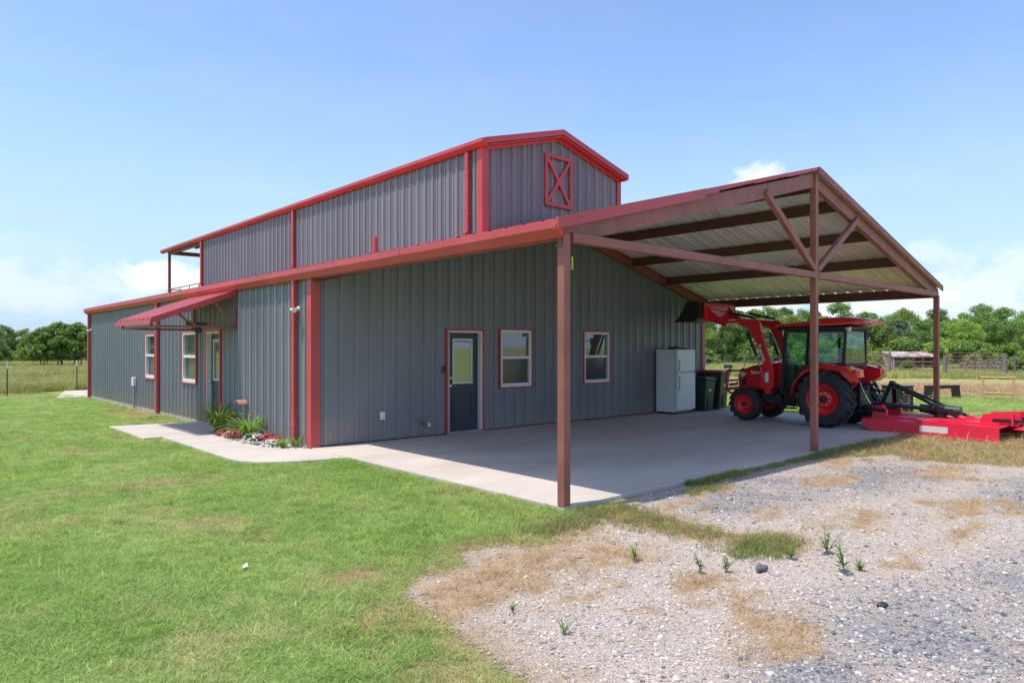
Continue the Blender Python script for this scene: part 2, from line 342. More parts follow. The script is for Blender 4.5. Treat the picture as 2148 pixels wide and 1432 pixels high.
def grid_mesh(name, xs, ys, zf, keep=None, attrs=()):
    X, Y = np.meshgrid(xs, ys); nx = len(xs); ny = len(ys)
    x = X.ravel(); y = Y.ravel(); z = zf(x, y)
    i = np.arange(nx*ny).reshape(ny, nx)
    q = np.stack([i[:-1, :-1], i[:-1, 1:], i[1:, 1:], i[1:, :-1]], -1).reshape(-1, 4)
    if keep is not None:
        cx = x[q].mean(1); cy = y[q].mean(1); q = q[keep(cx, cy)]
        u, inv = np.unique(q, return_inverse=True); q = inv.reshape(-1, 4); x = x[u]; y = y[u]; z = z[u]
    me = bpy.data.meshes.new(name); me.from_pydata(np.stack([x, y, z], 1).tolist(), [], q.tolist())
    for an, fn in attrs:
        a = me.attributes.new(an, 'FLOAT', 'POINT'); a.data.foreach_set('value', fn(x, y).astype(np.float32))
    for p in me.polygons: p.use_smooth = True
    return me
def nodes_mat(name):
    m = bpy.data.materials.new(name); m.use_nodes = True; return m, m.node_tree.nodes, m.node_tree.links, m.node_tree.nodes['Principled BSDF']
def NT(N, L):
    g = N.new('ShaderNodeNewGeometry')
    def noise(s, d=6, r=.6, vec=None):
        n = N.new('ShaderNodeTexNoise'); n.inputs['Scale'].default_value = s; n.inputs['Detail'].default_value = d; n.inputs['Roughness'].default_value = r; L.new(g.outputs['Position'], n.inputs['Vector']); return n.outputs[0]
    def rng_(v, a, b, c=0., d=1.):
        n = N.new('ShaderNodeMapRange'); n.inputs[1].default_value = a; n.inputs[2].default_value = b; n.inputs[3].default_value = c; n.inputs[4].default_value = d; L.new(v, n.inputs[0]); return n.outputs[0]
    def mix(f, a, b, mode='MIX'):
        n = N.new('ShaderNodeMix'); n.data_type = 'RGBA'; n.blend_type = mode
        for k, q in (('Factor', f), ('A', a), ('B', b)):
            if isinstance(q, (int, float)): n.inputs[k].default_value = q
            elif isinstance(q, tuple): n.inputs[k].default_value = (*q, 1)
            else: L.new(q, n.inputs[k])
        return n.outputs['Result']
    def attr(a):
        n = N.new('ShaderNodeAttribute'); n.attribute_name = a; return n.outputs['Fac']
    def mul(a, b, op='MULTIPLY'):
        n = N.new('ShaderNodeMath'); n.operation = op; n.use_clamp = True
        for i, q in enumerate((a, b)):
            if isinstance(q, (int, float)): n.inputs[i].default_value = q
            else: L.new(q, n.inputs[i])
        return n.outputs[0]
    return g, noise, rng_, mix, attr, mul
def ground_material():
    m, N, L, b = nodes_mat('turf'); g, noise, rr, mix, attr, mul = NT(N, L)
    fine = rr(noise(34, 6, .7), .3, .7); mid = rr(noise(2.1, 6), .3, .7); big = rr(noise(.33, 5), .35, .65)
    lawn = mix(fine, mix(mid, (.19, .27, .055), (.25, .31, .075)), mix(mid, (.29, .39, .09), (.38, .44, .13)))
    lawn = mix(mul(big, .4), lawn, (.38, .42, .13))
    dry = mix(fine, (.26, .185, .10), mix(mid, (.46, .34, .20), (.40, .32, .16)))
    mead = mix(rr(noise(.9, 7, .7), .35, .65), mix(fine, (.19, .225, .055), (.28, .31, .09)), mix(fine, (.29, .28, .09), (.42, .37, .15)))
    c = mix(attr('meadow'), lawn, mead); c = mix(attr('dry'), c, dry)
    L.new(c, b.inputs['Base Color']); b.inputs['Roughness'].default_value = .95; b.inputs['Specular IOR Level'].default_value = .15
    bp = N.new('ShaderNodeBump'); bp.inputs['Strength'].default_value = .6; bp.inputs['Distance'].default_value = .03; L.new(noise(60, 5, .7), bp.inputs['Height']); L.new(bp.outputs[0], b.inputs['Normal'])
    return m
def gravel_material():
    m, N, L, b = nodes_mat('gravel'); g, noise, rr, mix, attr, mul = NT(N, L)
    def vor(s):
        v = N.new('ShaderNodeTexVoronoi'); v.inputs['Scale'].default_value = s; L.new(g.outputs['Position'], v.inputs['Vector']); return v
    v1 = vor(62); v2 = vor(120)
    sp = N.new('ShaderNodeSeparateColor'); L.new(v1.outputs['Color'], sp.inputs[0])
    sp2 = N.new('ShaderNodeSeparateColor'); L.new(v2.outputs['Color'], sp2.inputs[0])
    warm = mix(sp.outputs[0], mix(sp2.outputs[1], (.38, .305, .245), (.56, .475, .395)), mix(sp2.outputs[0], (.65, .575, .495), (.44, .35, .285)))
    cool = mix(sp.outputs[1], mix(sp2.outputs[1], (.15, .143, .142), (.29, .275, .27)), mix(sp2.outputs[0], (.44, .41, .39), (.21, .20, .198)))
    c = mix(attr('cool'), warm, cool)
    soil = mix(rr(noise(40, 6, .75), .3, .7), (.34, .25, .18), (.52, .42, .32))
    c = mix(mul(rr(noise(2.6, 7, .68), .47, .62), .6), c, soil)
    c = mix(mul(attr('rim'), rr(noise(9, 6, .7), .25, .55, .35, 1.)), c, soil)
    straw = mix(rr(noise(70, 6, .7), .3, .7), (.36, .245, .15), (.57, .43, .28))
    c = mix(attr('straw'), c, straw)
    L.new(c, b.inputs['Base Color']); b.inputs['Roughness'].default_value = .92; b.inputs['Specular IOR Level'].default_value = .2
    bp = N.new('ShaderNodeBump'); bp.inputs['Strength'].default_value = .8; bp.inputs['Distance'].default_value = .015; bp.invert = True
    L.new(v1.outputs['Distance'], bp.inputs['Height'])
    b2 = N.new('ShaderNodeBump'); b2.inputs['Strength'].default_value = .5; b2.inputs['Distance'].default_value = .01; b2.invert = True; L.new(v2.outputs['Distance'], b2.inputs['Height']); L.new(bp.outputs[0], b2.inputs['Normal'])
    L.new(b2.outputs[0], b.inputs['Normal'])
    n = N.new('ShaderNodeMath'); n.operation = 'ADD'; L.new(rr(noise(26, 6, .75), .28, .72, -.5, .5), n.inputs[0]); L.new(attr('edge'), n.inputs[1])
    gt = N.new('ShaderNodeMath'); gt.operation = 'GREATER_THAN'; L.new(n.outputs[0], gt.inputs[0]); gt.inputs[1].default_value = .5
    L.new(gt.outputs[0], b.inputs['Alpha']); return m
def rim_mask(x, y):                 # bare tan earth where lawn and gravel meet
    return np.clip((1-gravel_near(x, np.minimum(y, -6.9)))*2.6, 0, 1)*(x < 2.5)*(y < -6.3)
def cool_mask(x, y):
    k = np.zeros(np.shape(x))
    for cx, cy, a, b in [(-.7,-9.9,1.0,.75),(1.0,-10.4,1.6,.7),(2.6,-7.1,2.0,.7),(4.6,-7.6,1.6,.7),(-1.7,-9.7,.5,.4),(5.2,-9.4,1.5,.6)]:
        k = np.maximum(k, np.clip(1.35-np.sqrt(((x-cx)/a)**2+((y-cy)/b)**2), 0, 1))
    return np.clip(k*(fbm(x, y, 1.7, 41)*1.8-.1)+.12*fbm(x, y, .8, 2), 0, 1)
def zg(x, y):
    r = np.hypot(x-4, y-2); far = np.clip((r-30)/60, 0, 1)
    return GZ+(fbm(x, y, .9, 12)-.5)*.03*(1-far)+far*(fbm(x, y, .03, 6)-.5)*.25
gx = axis_grid(-14, 26, .3, 2600); gy = axis_grid(-16, 26, .3, 2600)
gm = ground_material(); me = grid_mesh('ground', gx, gy, zg, None, (('dry', dry_mask), ('meadow', meadow_mask))); me.materials.append(gm)
struct(link('ground', me), 'mown green lawn running out into rough meadow')
me = grid_mesh('gravel_drive', np.concatenate([np.arange(-6, 9, .06), np.arange(9, 16, .3)]), np.concatenate([np.arange(-34, -12.2, .4), np.arange(-12.2, -5.9, .06)]),
               lambda x, y: zg(x, y)+.006, lambda x, y: gravel_field(x, y) > .02, (('straw', straw_mask), ('cool', cool_mask), ('edge', gravel_field), ('rim', rim_mask)))
me.materials.append(gravel_material()); struct(link('gravel_drive', me), 'pale crushed stone driveway with straw patches')

def slab(name, poly, z0, z1, label, m='concrete', bev=.012):
    o = MB().prism(poly, 'Z', z0, z1).build(name, m, bev=bev); return struct(o, label)
slab('carport_slab', [(-.03,-6.1),(12.45,-6.1),(12.45,-.02),(-.03,-.02)], -.22, 0, 'smooth concrete carport floor')
arc = [(-1.47, -.15), (-1.42, -.45), (-1.25, -.78), (-.95, -1.0), (-.55, -1.16), (-.035, -1.3)]
slab('walkway', [(-.035, 5.95), (-1.79, 6.28), (-1.79, 3.52), (-1.45, 3.52)]+arc[:]+[(-.035, .05), (-.12, .08), (-.3, .25), (-.52, .7), (-.6, 1.6), (-.6, 2.8), (-.56, 3.55), (-.035, 3.95)], -.2, -.012, 'pale concrete walkway along the barn side')
slab('back_patio', [(-1.0, 17.7), (12.3, 17.7), (12.3, 22.3), (.0, 22.3)], -.2, -.02, 'pale concrete patio edge behind the barn', 'concrete')
bed = [(-.03, .09), (-.11, .12), (-.28, .28), (-.5, .72), (-.58, 1.6), (-.58, 2.8), (-.54, 3.5), (-.03, 3.9)]
struct(MB().prism(bed, 'Z', -.2, -.03).build('flower_bed', mat('bed_soil', (.20, .15, .11), .95, 0, .4, 25, .6, 60, col2=(.42, .37, .32))), 'soil flower bed with white pebbles against the side wall')

# ------------------------------------------------------------------ barn
WX = 12.21; LY = 17.52; RX = 6.12; RZ = 4.735; SLP = .2585; EX = -.2
UX0 = 3.86; UX1 = 8.36; UZ = 6.07; URX = 6.11; URZ = 6.735; UY1 = 17.4
def zlow(x): return RZ-SLP*abs(x-RX)
def zup(x): return URZ-.276*abs(x-URX)
barn = thing('metal_barn', 'charcoal ribbed metal barn house with red trim, raised centre roof and open carport', 'barn', (RX, 6, 0))
MOD = [(0, 0), (.085, 0), (.090, .012), (.114, .012), (.119, 0), (.160, 0), (.165, .012), (.189, .012), (.194, 0), (.206, 0), (.221, .034), (.268, .034), (.283, 0)]
def ribs(u0, u1, phase=0.):
    us = []; k = math.floor((u0-phase)/.305)-1
    while True:
        for a, h in MOD:
            u = phase+k*.305+a
            if u0+1e-4 < u < u1-1e-4: us.append((u, h))
        k += 1
        if phase+k*.305 > u1: break
    def hh(u):
        a = (u-phase) % .305; pr = MOD+[(.305, 0)]
        for (a0, h0), (a1, h1) in zip(pr, pr[1:]):
            if a0 <= a <= a1: return h0+(h1-h0)*(a-a0)/(a1-a0+1e-9)
        return 0
    return [(u0, hh(u0))]+us+[(u1, hh(u1))], hh
def wall(name, axis, pos, nsign, u0, u1, z0, ztop, opens=(), kink=None, step=.914, m='siding', zbot=None):
    """corrugated sheets along u, ribs stand out along nsign; openings are cut"""
    n = max(1, round((u1-u0)/step)); w = (u1-u0)/n
    for i in range(n):
        a, b = u0+i*w, u0+(i+1)*w; pts, hh = ribs(a, b, u0)
        extra = [e for o in opens for e in o[:2] if a+1e-3 < e < b-1e-3]+([kink] if kink and a < kink < b else [])
        pts = sorted(pts+[(e, hh(e)) for e in extra]); mb = MB()
        for (p, hp), (q, hq) in zip(pts, pts[1:]):
            if q-p < 1e-5: continue
            mid = (p+q)/2; iv = []; zlo = z0 if zbot is None else None
            cuts = [(o[2], o[3]) for o in opens if o[0] < mid < o[1]]
            segs = [(0, 1, None)]
            lo_p = z0 if zbot is None else zbot(p); lo_q = z0 if zbot is None else zbot(q); hi_p = ztop(p); hi_q = ztop(q)
            st = [(lo_p, lo_q)]; 
            for c in sorted(cuts): st += [(c[0], c[0]), (c[1], c[1])]
            st.append((hi_p, hi_q))
            for k in range(0, len(st), 2):
                (b0, b1), (t0, t1) = st[k], st[k+1]
                if t0-b0 < 1e-3 and t1-b1 < 1e-3: continue
                def P(u, h, z): return (u, pos+nsign*h, z) if axis == 'Y' else (pos+nsign*h, u, z)
                mb.add([P(p, hp, b0), P(q, hq, b1), P(q, hq, t1), P(p, hp, t0)], [(0, 1, 2, 3)])
        if mb.v: mb.build(name, m, barn, recalc=False)
DOOR_F = (2.93, 3.83, 0, 2.09); WIN1 = (4.34, 5.26, .89, 2.13); WIN2 = (7.02, 7.96, .89, 2.13)
DOOR_S = (4.40, 5.30, 0, 2.10); WINS1 = (5.97, 6.99, .90, 2.12); WINS2 = (9.35, 10.27, .90, 2.12)
wall('wall_panel', 'Y', 0, -1, 0, WX, .015, lambda x: zlow(x)-.10, [DOOR_F, WIN1, WIN2], RX)
wall('wall_panel', 'X', 0, -1, 0, LY, .04, lambda y: zlow(0)-.12, [DOOR_S, WINS1, WINS2])
wall('wall_panel', 'X', WX, 1, 0, LY, .04, lambda y: zlow(0)-.12)
wall('wall_panel', 'Y', LY, 1, 0, WX, .04, lambda x: zlow(x)-.10, [], RX)
wall('upper_wall_panel', 'Y', 0, -1, UX0, UX1, 0, lambda x: zup(x)-.10, [], URX, zbot=lambda x: zlow(x)-.2)
wall('upper_wall_panel', 'X', UX0, -1, 0, UY1, zlow(UX0)-.12, lambda y: zup(UX0)-.06)
wall('upper_wall_panel', 'X', UX1, 1, 0, UY1, zlow(UX1)-.12, lambda y: zup(UX1)-.06)
wall('upper_wall_panel', 'Y', UY1, 1, UX0, UX1, 0, lambda x: zup(x)-.10, [], URX, zbot=lambda x: zlow(x)-.2)
f = MB(); f.box(-.025, .10, 0, LY, -.2, .035); f.box(WX-.1, WX+.025, 0, LY, -.2, .035); f.box(.1, WX-.1, LY-.1, LY+.02, -.2, .035)
f.build('foundation', 'found', barn)
# roof sheets: ribs run down the slope
def roof(name, y0, y1, xa, za, xb, zb, m, down=False, step=.914):
    n = max(1, round((y1-y0)/step)); w = (y1-y0)/n; d = Vector((xb-xa, 0, zb-za)).normalized(); nr = Vector((-d.z, 0, d.x));  nr = nr if nr.z > 0 else -nr
    for i in range(n):
        a, b = y0+i*w, y0+(i+1)*w; pts, hh = ribs(a, b, y0); mb = MB(); jit = random.uniform(-.02, .03) if not down else 0
        for (p, hp), (q, hq) in zip(pts, pts[1:]):
            A = lambda y, h: (xa+nr.x*h-d.x*jit*(1 if not down else 0), y, za+nr.z*h-d.z*jit); B = lambda y, h: (xb+nr.x*h, y, zb+nr.z*h)
            mb.add([A(p, hp), A(q, hq), B(q, hq), B(p, hp)], [(0, 1, 2, 3)])
        mb.build(name, m, barn, recalc=False)
YF = -6.12
roof('roof_panel', YF, 0, EX+.06, zlow(EX+.06), RX, RZ, 'red'); roof('roof_panel', 0, LY+.1, EX+.06, zlow(EX+.06), UX0-.035, zlow(UX0-.035), 'red')
roof('roof_panel', YF, 0, 2*RX-EX-.04, zlow(EX+.04), RX, RZ, 'red'); roof('roof_panel', 0, LY+.1, 2*RX-EX-.04, zlow(EX+.04), UX1+.035, zlow(UX1+.035), 'red')
roof('roof_underside', YF, 0, 2*RX-EX-.06, zlow(EX+.06)-.012, RX+.01, RZ-.016, 'galv', True); roof('roof_underside', YF, 0, EX+.08, zlow(EX+.08)-.012, RX-.01, RZ-.016, 'galv', True)
UE = .12
roof('upper_roof_panel', -.2, 22.5, UX0-UE, zup(UX0-UE), URX, URZ, 'red'); roof('upper_roof_panel', -.2, 22.5, UX1+UE, zup(UX1+UE), URX, URZ, 'red')
roof('upper_roof_underside', 17.385, 22.49, UX0-UE+.02, zup(UX0-UE+.02)-.012, URX, URZ-.016, 'galv', True); roof('upper_roof_underside', 17.385, 22.49, UX1+UE-.02, zup(UX1+UE-.02)-.012, URX, URZ-.016, 'galv', True)
# ridge caps
for (x, z, y0, y1) in ((RX, RZ+.042, YF-.01, 0), (URX, URZ+.042, -.21, 22.5)):
    MB().prism([(x-.17, z-.045), (x, z+.004), (x+.17, z-.045), (x, z-.004)], 'Y', y0, y1).build('ridge_cap', 'red', barn)
# gutters: upright face above, slanted face below
def gutter(x, z, y0, y1, s=1, h=.17, d=.15):
    mb = MB().prism([(x, z), (x-s*d, z+.005), (x-s*d, z-h*.48), (x-s*d*.45, z-h), (x, z-h)], 'Y', y0, y1); return mb.build('gutter', 'red', barn, bev=.004)
gutter(-.035, 3.125, YF+.03, LY+.12, 1, .18); gutter(UX0-.025, 6.115, -.2, 22.5, 1, .15, .14)
gutter(2*RX+.035-.0, 3.125, -.0, LY+.12, -1); gutter(UX1+.025, 6.115, -.2, 22.5, -1, .15, .14)
for y in np.arange(-3.05, 17, 3.05):
    MB().box(-.189, -.1, y-.012, y+.012, 3.045, 3.135).build('gutter_joint', 'red', barn)
# crumpled end of the gutter at the carport corner
MB().add([(-.19, YF+.03, 3.125), (-.19, YF+.03, 3.01), (-.10, YF+.05, 2.93), (-.035, YF+.03, 2.945), (-.035, YF+.03, 3.125), (-.20, YF-.02, 3.07), (-.12, YF-.02, 2.965)],
         [(0, 1, 5), (1, 2, 6, 5), (2, 3, 6), (3, 4, 6), (4, 0, 5, 6)]).build('gutter_end_cap', 'red', barn)
# rake trims
def rake(xa, xb, zf, y0, y1, t0, t1, m, name='rake_trim'):
    mb = MB(); mb.prism([(xa, zf(xa)+t1), (xb, zf(xb)+t1), (xb, zf(xb)+t0), (xa, zf(xa)+t0)], 'Y', y0, y1); return mb.build(name, m, barn)
rake(EX+.015, 2.66, zlow, YF-.035, YF-.008, -.085, .045, 'red'); rake(2.66, 3.02, zlow, YF-.022, YF-.006, -.045, .04, 'red')
rake(RX, 2*RX-EX-.03, zlow, YF-.03, YF-.006, -.075, .045, 'brown')
for i in range(9):
    x0 = 2.95+i*.35; rake(x0, min(x0+.33, RX-.05), zlow, YF-.02, YF-.004, -.02+.006*(i % 3), .035, 'red', 'roof_edge_strip')
rake(UX0-UE, URX, zup, -.225, -.203, -.085, .045, 'red', 'upper_rake_trim'); rake(URX, UX1+UE, zup, -.225, -.203, -.085, .045, 'red', 'upper_rake_trim')
rake(UX0-.0, URX, zup, -.2, -.036, -.125, -.10, 'red', 'soffit_trim'); rake(URX, UX1, zup, -.2, -.036, -.125, -.10, 'red', 'soffit_trim')
rake(UX0, URX, zup, -.052, -.036, -.20, -.126, 'red', 'upper_rake_trim'); rake(URX, UX1, zup, -.052, -.036, -.20, -.126, 'red', 'upper_rake_trim')
# corner trims
def corner(x, y, sx, sy, z0, z1, w=.105):
    mb = MB(); mb.prism([(x+sx*.042, y+sy*.042), (x-sx*w, y+sy*.042), (x-sx*w, y+sy*.030), (x+sx*.030, y+sy*.030), (x+sx*.030, y-sy*w), (x+sx*.042, y-sy*w)], 'Z', z0, z1)
    return mb.build('corner_trim', 'red', barn)
corner(0, 0, -1, -1, .0, zlow(0)-.13, .13); corner(WX, 0, 1, -1, .0, zlow(0)-.1); corner(0, LY, -1, 1, 0, zlow(0)-.13)
corner(UX0, 0, -1, -1, zlow(UX0)-.05, zup(UX0)-.14, .13); corner(UX1, 0, 1, -1, zlow(UX1)-.05, zup(UX1)-.13); corner(UX0, UY1, -1, 1, zlow(UX0)-.05, zup(UX0)-.14)
# downspouts
def downspout(x, y, z0, z1, s=-1):
    mb = MB().box(x+s*.037, x+s*.115, y-.055, y+.055, z0, z1); mb.prism([(x+s*.037, z0), (x+s*.115, z0), (x+s*.20, z0-.05), (x+s*.17, z0-.075), (x+s*.037, z0-.03)], 'Y', y-.055, y+.055) if z0 > 3 else None
    d = mb.build('downspout', 'red', barn, bev=.01); 
    for zz in ((z0+.35, z1-.5) if z1-z0 > 1.2 else ()): MB().box(x+s*.036, x+s*.118, y-.075, y+.075, zz, zz+.03).build('strap', 'red', barn, parent=d)
downspout(0, .55, 0, 2.96); downspout(0, 8.97, -.02, 2.96); downspout(0, 17.33, -.02, 2.96)
for y in (.42, 9.0, 17.30): downspout(UX0, y, 4.24, 5.95)
MB().tube([(1.2, -.1, zlow(1.2)-.05), (1.2, -.1, zlow(1.2)+.32)], .05, 12).build('vent_pipe', 'red', barn, smooth=True)
# ---- windows and doors (frame > sashes > panes)
def window(axis, pos, s, o):
    u0, u1, z0, z1 = o
    def B(a0, a1): return sorted((pos+s*a0, pos+s*a1))
    tr = MB().frame(axis, *B(-.02, .05), u0-.03, u1+.03, z0-.03, z1+.03, .03); w = tr.build('window', 'red', barn)
    MB().frame(axis, *B(-.06, .035), u0+.001, u1-.001, z0+.001, z1-.001, .0555, .0765).build('frame', 'white', barn, parent=w, bev=.004)
    zm = (z0+z1)/2+.02; r = MB(); a = B(-.045, .022)
    (r.box(u0+.056, u1-.056, *a, zm-.03, zm+.03) if axis == 'Y' else r.box(*a, u0+.056, u1-.056, zm-.03, zm+.03)); r.build('meeting_rail', 'white', barn, parent=w, bev=.004)
    for (a0, a1, zz0, zz1, m, nm) in ((-.03, -.022, zm+.031, z1-.057, 'pane', 'upper_pane'), (-.045, -.037, z0+.077, zm-.031, 'screen', 'lower_pane')):
        q = MB(); b = B(a0, a1); (q.box(u0+.057, u1-.057, *b, zz0, zz1) if axis == 'Y' else q.box(*b, u0+.057, u1-.057, zz0, zz1)); q.build(nm, m, barn, parent=w)
    return w
window('Y', 0, -1, WIN1); window('Y', 0, -1, WIN2); window('X', 0, -1, WINS1); window('X', 0, -1, WINS2)
def door(axis, pos, s, o, hinge, lite_dx=(.19, .71)):
    u0, u1, z0, z1 = o
    def bx(mb, p, q, a0, a1, r, t):
        a = sorted((pos+s*a0, pos+s*a1)); return mb.box(p, q, *a, r, t) if axis == 'Y' else mb.box(*a, p, q, r, t)
    tr = MB(); bx(tr, u0-.05, u0, -.02, .05, .001, z1+.05); bx(tr, u1, u1+.05, -.02, .05, .001, z1+.05); bx(tr, u0, u1, -.02, .05, z1, z1+.05)
    d = tr.build('door', 'red', barn)
    j = MB(); bx(j, u0, u0+.035, -.16, .03, .0, z1); bx(j, u1-.035, u1, -.16, .03, .0, z1); bx(j, u0+.035, u1-.035, -.16, .03, z1-.035, z1); j.build('jamb', 'white', barn, parent=d)
    t = MB(); bx(t, u0+.035, u1-.035, -.16, .06, .003, .035); t.build('threshold', 'grey', barn, parent=d)
    sl = MB(); a, b = u0+.037, u1-.037; bx(sl, a, b, -.13, -.085, .037, z1-.037); S = sl.build('door_slab', 'navy', barn, parent=d)
    l0, l1 = u0+lite_dx[0], u0+lite_dx[1]
    fr = MB(); A = sorted((pos+s*-.084, pos+s*-.066)); fr.frame(axis, *A, l0, l1, 1.0, 1.93, .03); fr.build('lite_frame', 'white', barn, parent=d)
    g = MB(); bx(g, l0+.031, l1-.031, -.084, -.078, 1.031, 1.90); g.build('glass', 'lite', barn, parent=d)
    bl = MB(); bx(bl, l0+.032, l1-.032, -.0775, -.07, 1.86, 1.899); bl.build('blind_rail', 'grey', barn, parent=d)
    p = MB(); A = sorted((pos+s*-.084, pos+s*-.074)); p.frame(axis, *A, l0-.01, l1+.01, .22, .80, .022); bx(p, l0+.05, l1-.05, -.084, -.076, .28, .74); p.build('raised_panel', 'navy', barn, parent=d, bev=.004)
    hu = (u0+.10) if hinge > 0 else (u1-.10)
    k = MB(); ax = axis
    for zz, rr in ((.97, .03), (1.13, .026)):
        c = (hu, pos+s*-.085, zz) if axis == 'Y' else (pos+s*-.085, hu, zz)
        k.lathe(c, ax, [(0, .03), (s*.012, .03), (s*.02, .012), (s*.045, .014), (s*.05, rr), (s*.07, rr), (s*.08, rr*.6)], 14)
    k.build('knob', 'chrome', barn, parent=d, smooth=True)
door('Y', 0, -1, DOOR_F, 1); door('X', 0, -1, DOOR_S, -1)
# ---- carport frame
def cpost(x, z1): 
    o = MB().box(x-.052, x+.052, YF+.02, YF+.124, -.0, z1).build('carport_post', 'brown', barn, bev=.006); return o
cpost(.015, 3.0); cpost(RX, RZ-.06); cpost(12.28, 2.93)
yr = YF+.06
def sb(name, p, q, w, h, m='brown', up=(0, 0, 1)): return MB().bar(p, q, w, h, up).build(name, m, barn, bev=.004)
def chan(name, p, q, h, fl, m, side):        # C-channel: web plus two lips
    p = Vector(p); q = Vector(q); d = (q-p).normalized(); up = Vector((0, 0, 1)); r = d.cross(up).normalized()*side; u = r.cross(d).normalized(); u = u if u.z > 0 else -u
    mb = MB().bar(p, q, .012, h, u)
    mb.bar(p+r*fl/2+u*(h/2-.006), q+r*fl/2+u*(h/2-.006), fl-.012, .012, u); mb.bar(p+r*fl/2-u*(h/2-.006), q+r*fl/2-u*(h/2-.006), fl-.012, .012, u)
    return mb.build(name, m, barn)
off = .135
for s in (-1, 1):
    xa = RX+s*.0; xb = RX+s*6.2
    chan('rafter', (RX+s*.054, yr, zlow(RX+s*.054)-off-.03), (xb, yr, zlow(xb)-off-.03), .22, .09, 'brown', -s)
    chan('rafter', (RX+s*.002, -.11, zlow(RX)-off-.03), (xb, -.11, zlow(xb)-off-.03), .22, .07, 'brown', s)
for x in (7.25, 8.72, 10.2, 4.99, 3.52, 2.04, RX+.25, RX-.25):
    chan('purlin', (x, YF+.2, zlow(x)-.135), (x, -.16, zlow(x)-.135), .2, .07, 'purlin', 1 if x > RX else -1)
sb('eave_beam', (12.28, YF+.13, zlow(12.28)-.15), (12.28, -.0, zlow(12.28)-.15), .1, .22, 'purlin')
sb('eave_beam', (.05, YF+.13, zlow(.05)-.16), (.05, -.045, zlow(.05)-.16), .1, .12)
sb('tie_beam', (.104, yr, 2.965), (RX-.054, yr, 2.965), .10, .105); sb('tie_beam', (RX+.054, yr, 2.965), (12.226, yr, 2.965), .10, .105)
sb('brace', (RX-.06, yr-.01, 3.06), (4.42, yr-.01, zlow(4.42)-.18), .08, .10); sb('brace', (RX+.06, yr-.01, 3.06), (7.82, yr-.01, zlow(7.82)-.18), .08, .10)
for x, z in ((.106, 2.68), (RX+.056, 2.62)):
    MB().box(x-.002, x+.012, YF+.03, YF+.05, z-.07, z+.07).build('tape_flag', 'yellow', barn)
# ---- upper porch at the back
for x in (UX0+.05, UX1-.05):
    MB().box(x-.05, x+.05, 21.80, 21.90, -.02, zup(x)-.05).build('porch_post', 'brown', barn)
MB().box(UX0, UX1, 21.80, 21.9, zup(UX0)-.23, zup(UX0)-.06).build('porch_beam', 'brown', barn); MB().box(UX0, UX0+.09, UY1+.05, 21.8, zup(UX0)-.26, zup(UX0)-.08).build('porch_beam', 'purlin', barn)
for x in (5.0, 6.1, 7.2): MB().box(x-.04, x+.04, UY1+.05, 21.8, zup(x)-.2, zup(x)-.02).build('porch_purlin', 'purlin', barn)
MB().box(UX0-.05, UX1+.05, UY1, 21.95, 3.0, 3.15).build('porch_deck', 'brown', barn)
rl = MB()
for z in (3.7, 4.02, 4.33):
    rl.tube([(UX0+.02, UY1+.03, z), (UX0+.02, 21.8, z)], .02, 6); rl.tube([(UX0+.05, 21.82, z), (UX1-.05, 21.82, z)], .02, 6)
for y in np.linspace(UY1+.1, 21.2, 4): rl.tube([(UX0+.02, y+.3, 3.15), (UX0+.02, y+.3, 4.33)], .015, 6)
for x in np.linspace(UX0+.6, UX1-.5, 6): rl.tube([(x, 21.82, 3.15), (x, 21.82, 4.33)], .015, 6)
rl.build('porch_railing', 'brown', barn)
# ---- side awning
AY0, AY1, AX = 3.42, 6.12, -1.66
def zaw(x): return 2.93+(2.93-2.30)/1.66*x
aw = None
pts, hh = ribs(AY0, AY1, AY0); n = 3; w = (AY1-AY0)/n
fr = MB()
for y in (AY0+.03, AY1-.03):
    fr.bar((-.045, y, 2.17), (AX+.08, y, 2.17), .045, .045); fr.bar((-.045, y, 2.15), (-.045, y, 2.88), .045, .045); fr.bar((AX+.1, y, 2.17), (AX+.1, y, zaw(AX+.1)-.03), .045, .045)
    fr.bar((-.07, y, 2.21), (-.48, y, zaw(-.48)-.06), .04, .04); fr.bar((-.85, y, 2.2), (-1.2, y, zaw(-1.2)-.05), .04, .04); fr.bar((-.05, y, zaw(-.05)-.05), (AX+.06, y, zaw(AX+.06)-.05), .045, .045)
fr.bar((AX+.1, AY0, 2.17), (AX+.1, AY1, 2.17), .045, .045); fr.bar((-.045, AY0, 2.17), (-.045, AY1, 2.17), .045, .045)
fr.bar((AX+.1, AY0, zaw(AX+.1)-.06), (AX+.1, AY1, zaw(AX+.1)-.06), .045, .045); fr.bar((-.8, AY0, zaw(-.8)-.06), (-.8, AY1, zaw(-.8)-.06), .045, .045)
aw = fr.build('awning', 'brown', barn, label='small red metal awning on a welded frame over the side door')
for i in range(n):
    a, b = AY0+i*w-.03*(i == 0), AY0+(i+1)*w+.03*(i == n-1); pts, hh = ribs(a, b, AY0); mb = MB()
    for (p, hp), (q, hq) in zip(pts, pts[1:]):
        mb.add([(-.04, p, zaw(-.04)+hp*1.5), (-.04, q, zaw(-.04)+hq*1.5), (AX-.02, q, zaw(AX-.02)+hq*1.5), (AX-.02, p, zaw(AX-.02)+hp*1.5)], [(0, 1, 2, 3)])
    mb.build('awning_sheet', 'sheen_pink', barn, parent=aw, recalc=False)
ra = MB()
for y in (AY0-.042, AY1+.03): ra.prism([(-.04, zaw(-.04)+.045), (AX-.03, zaw(AX-.03)+.045), (AX-.03, zaw(AX-.03)-.07), (-.04, zaw(-.04)-.07)], 'Y', y, y+.012)
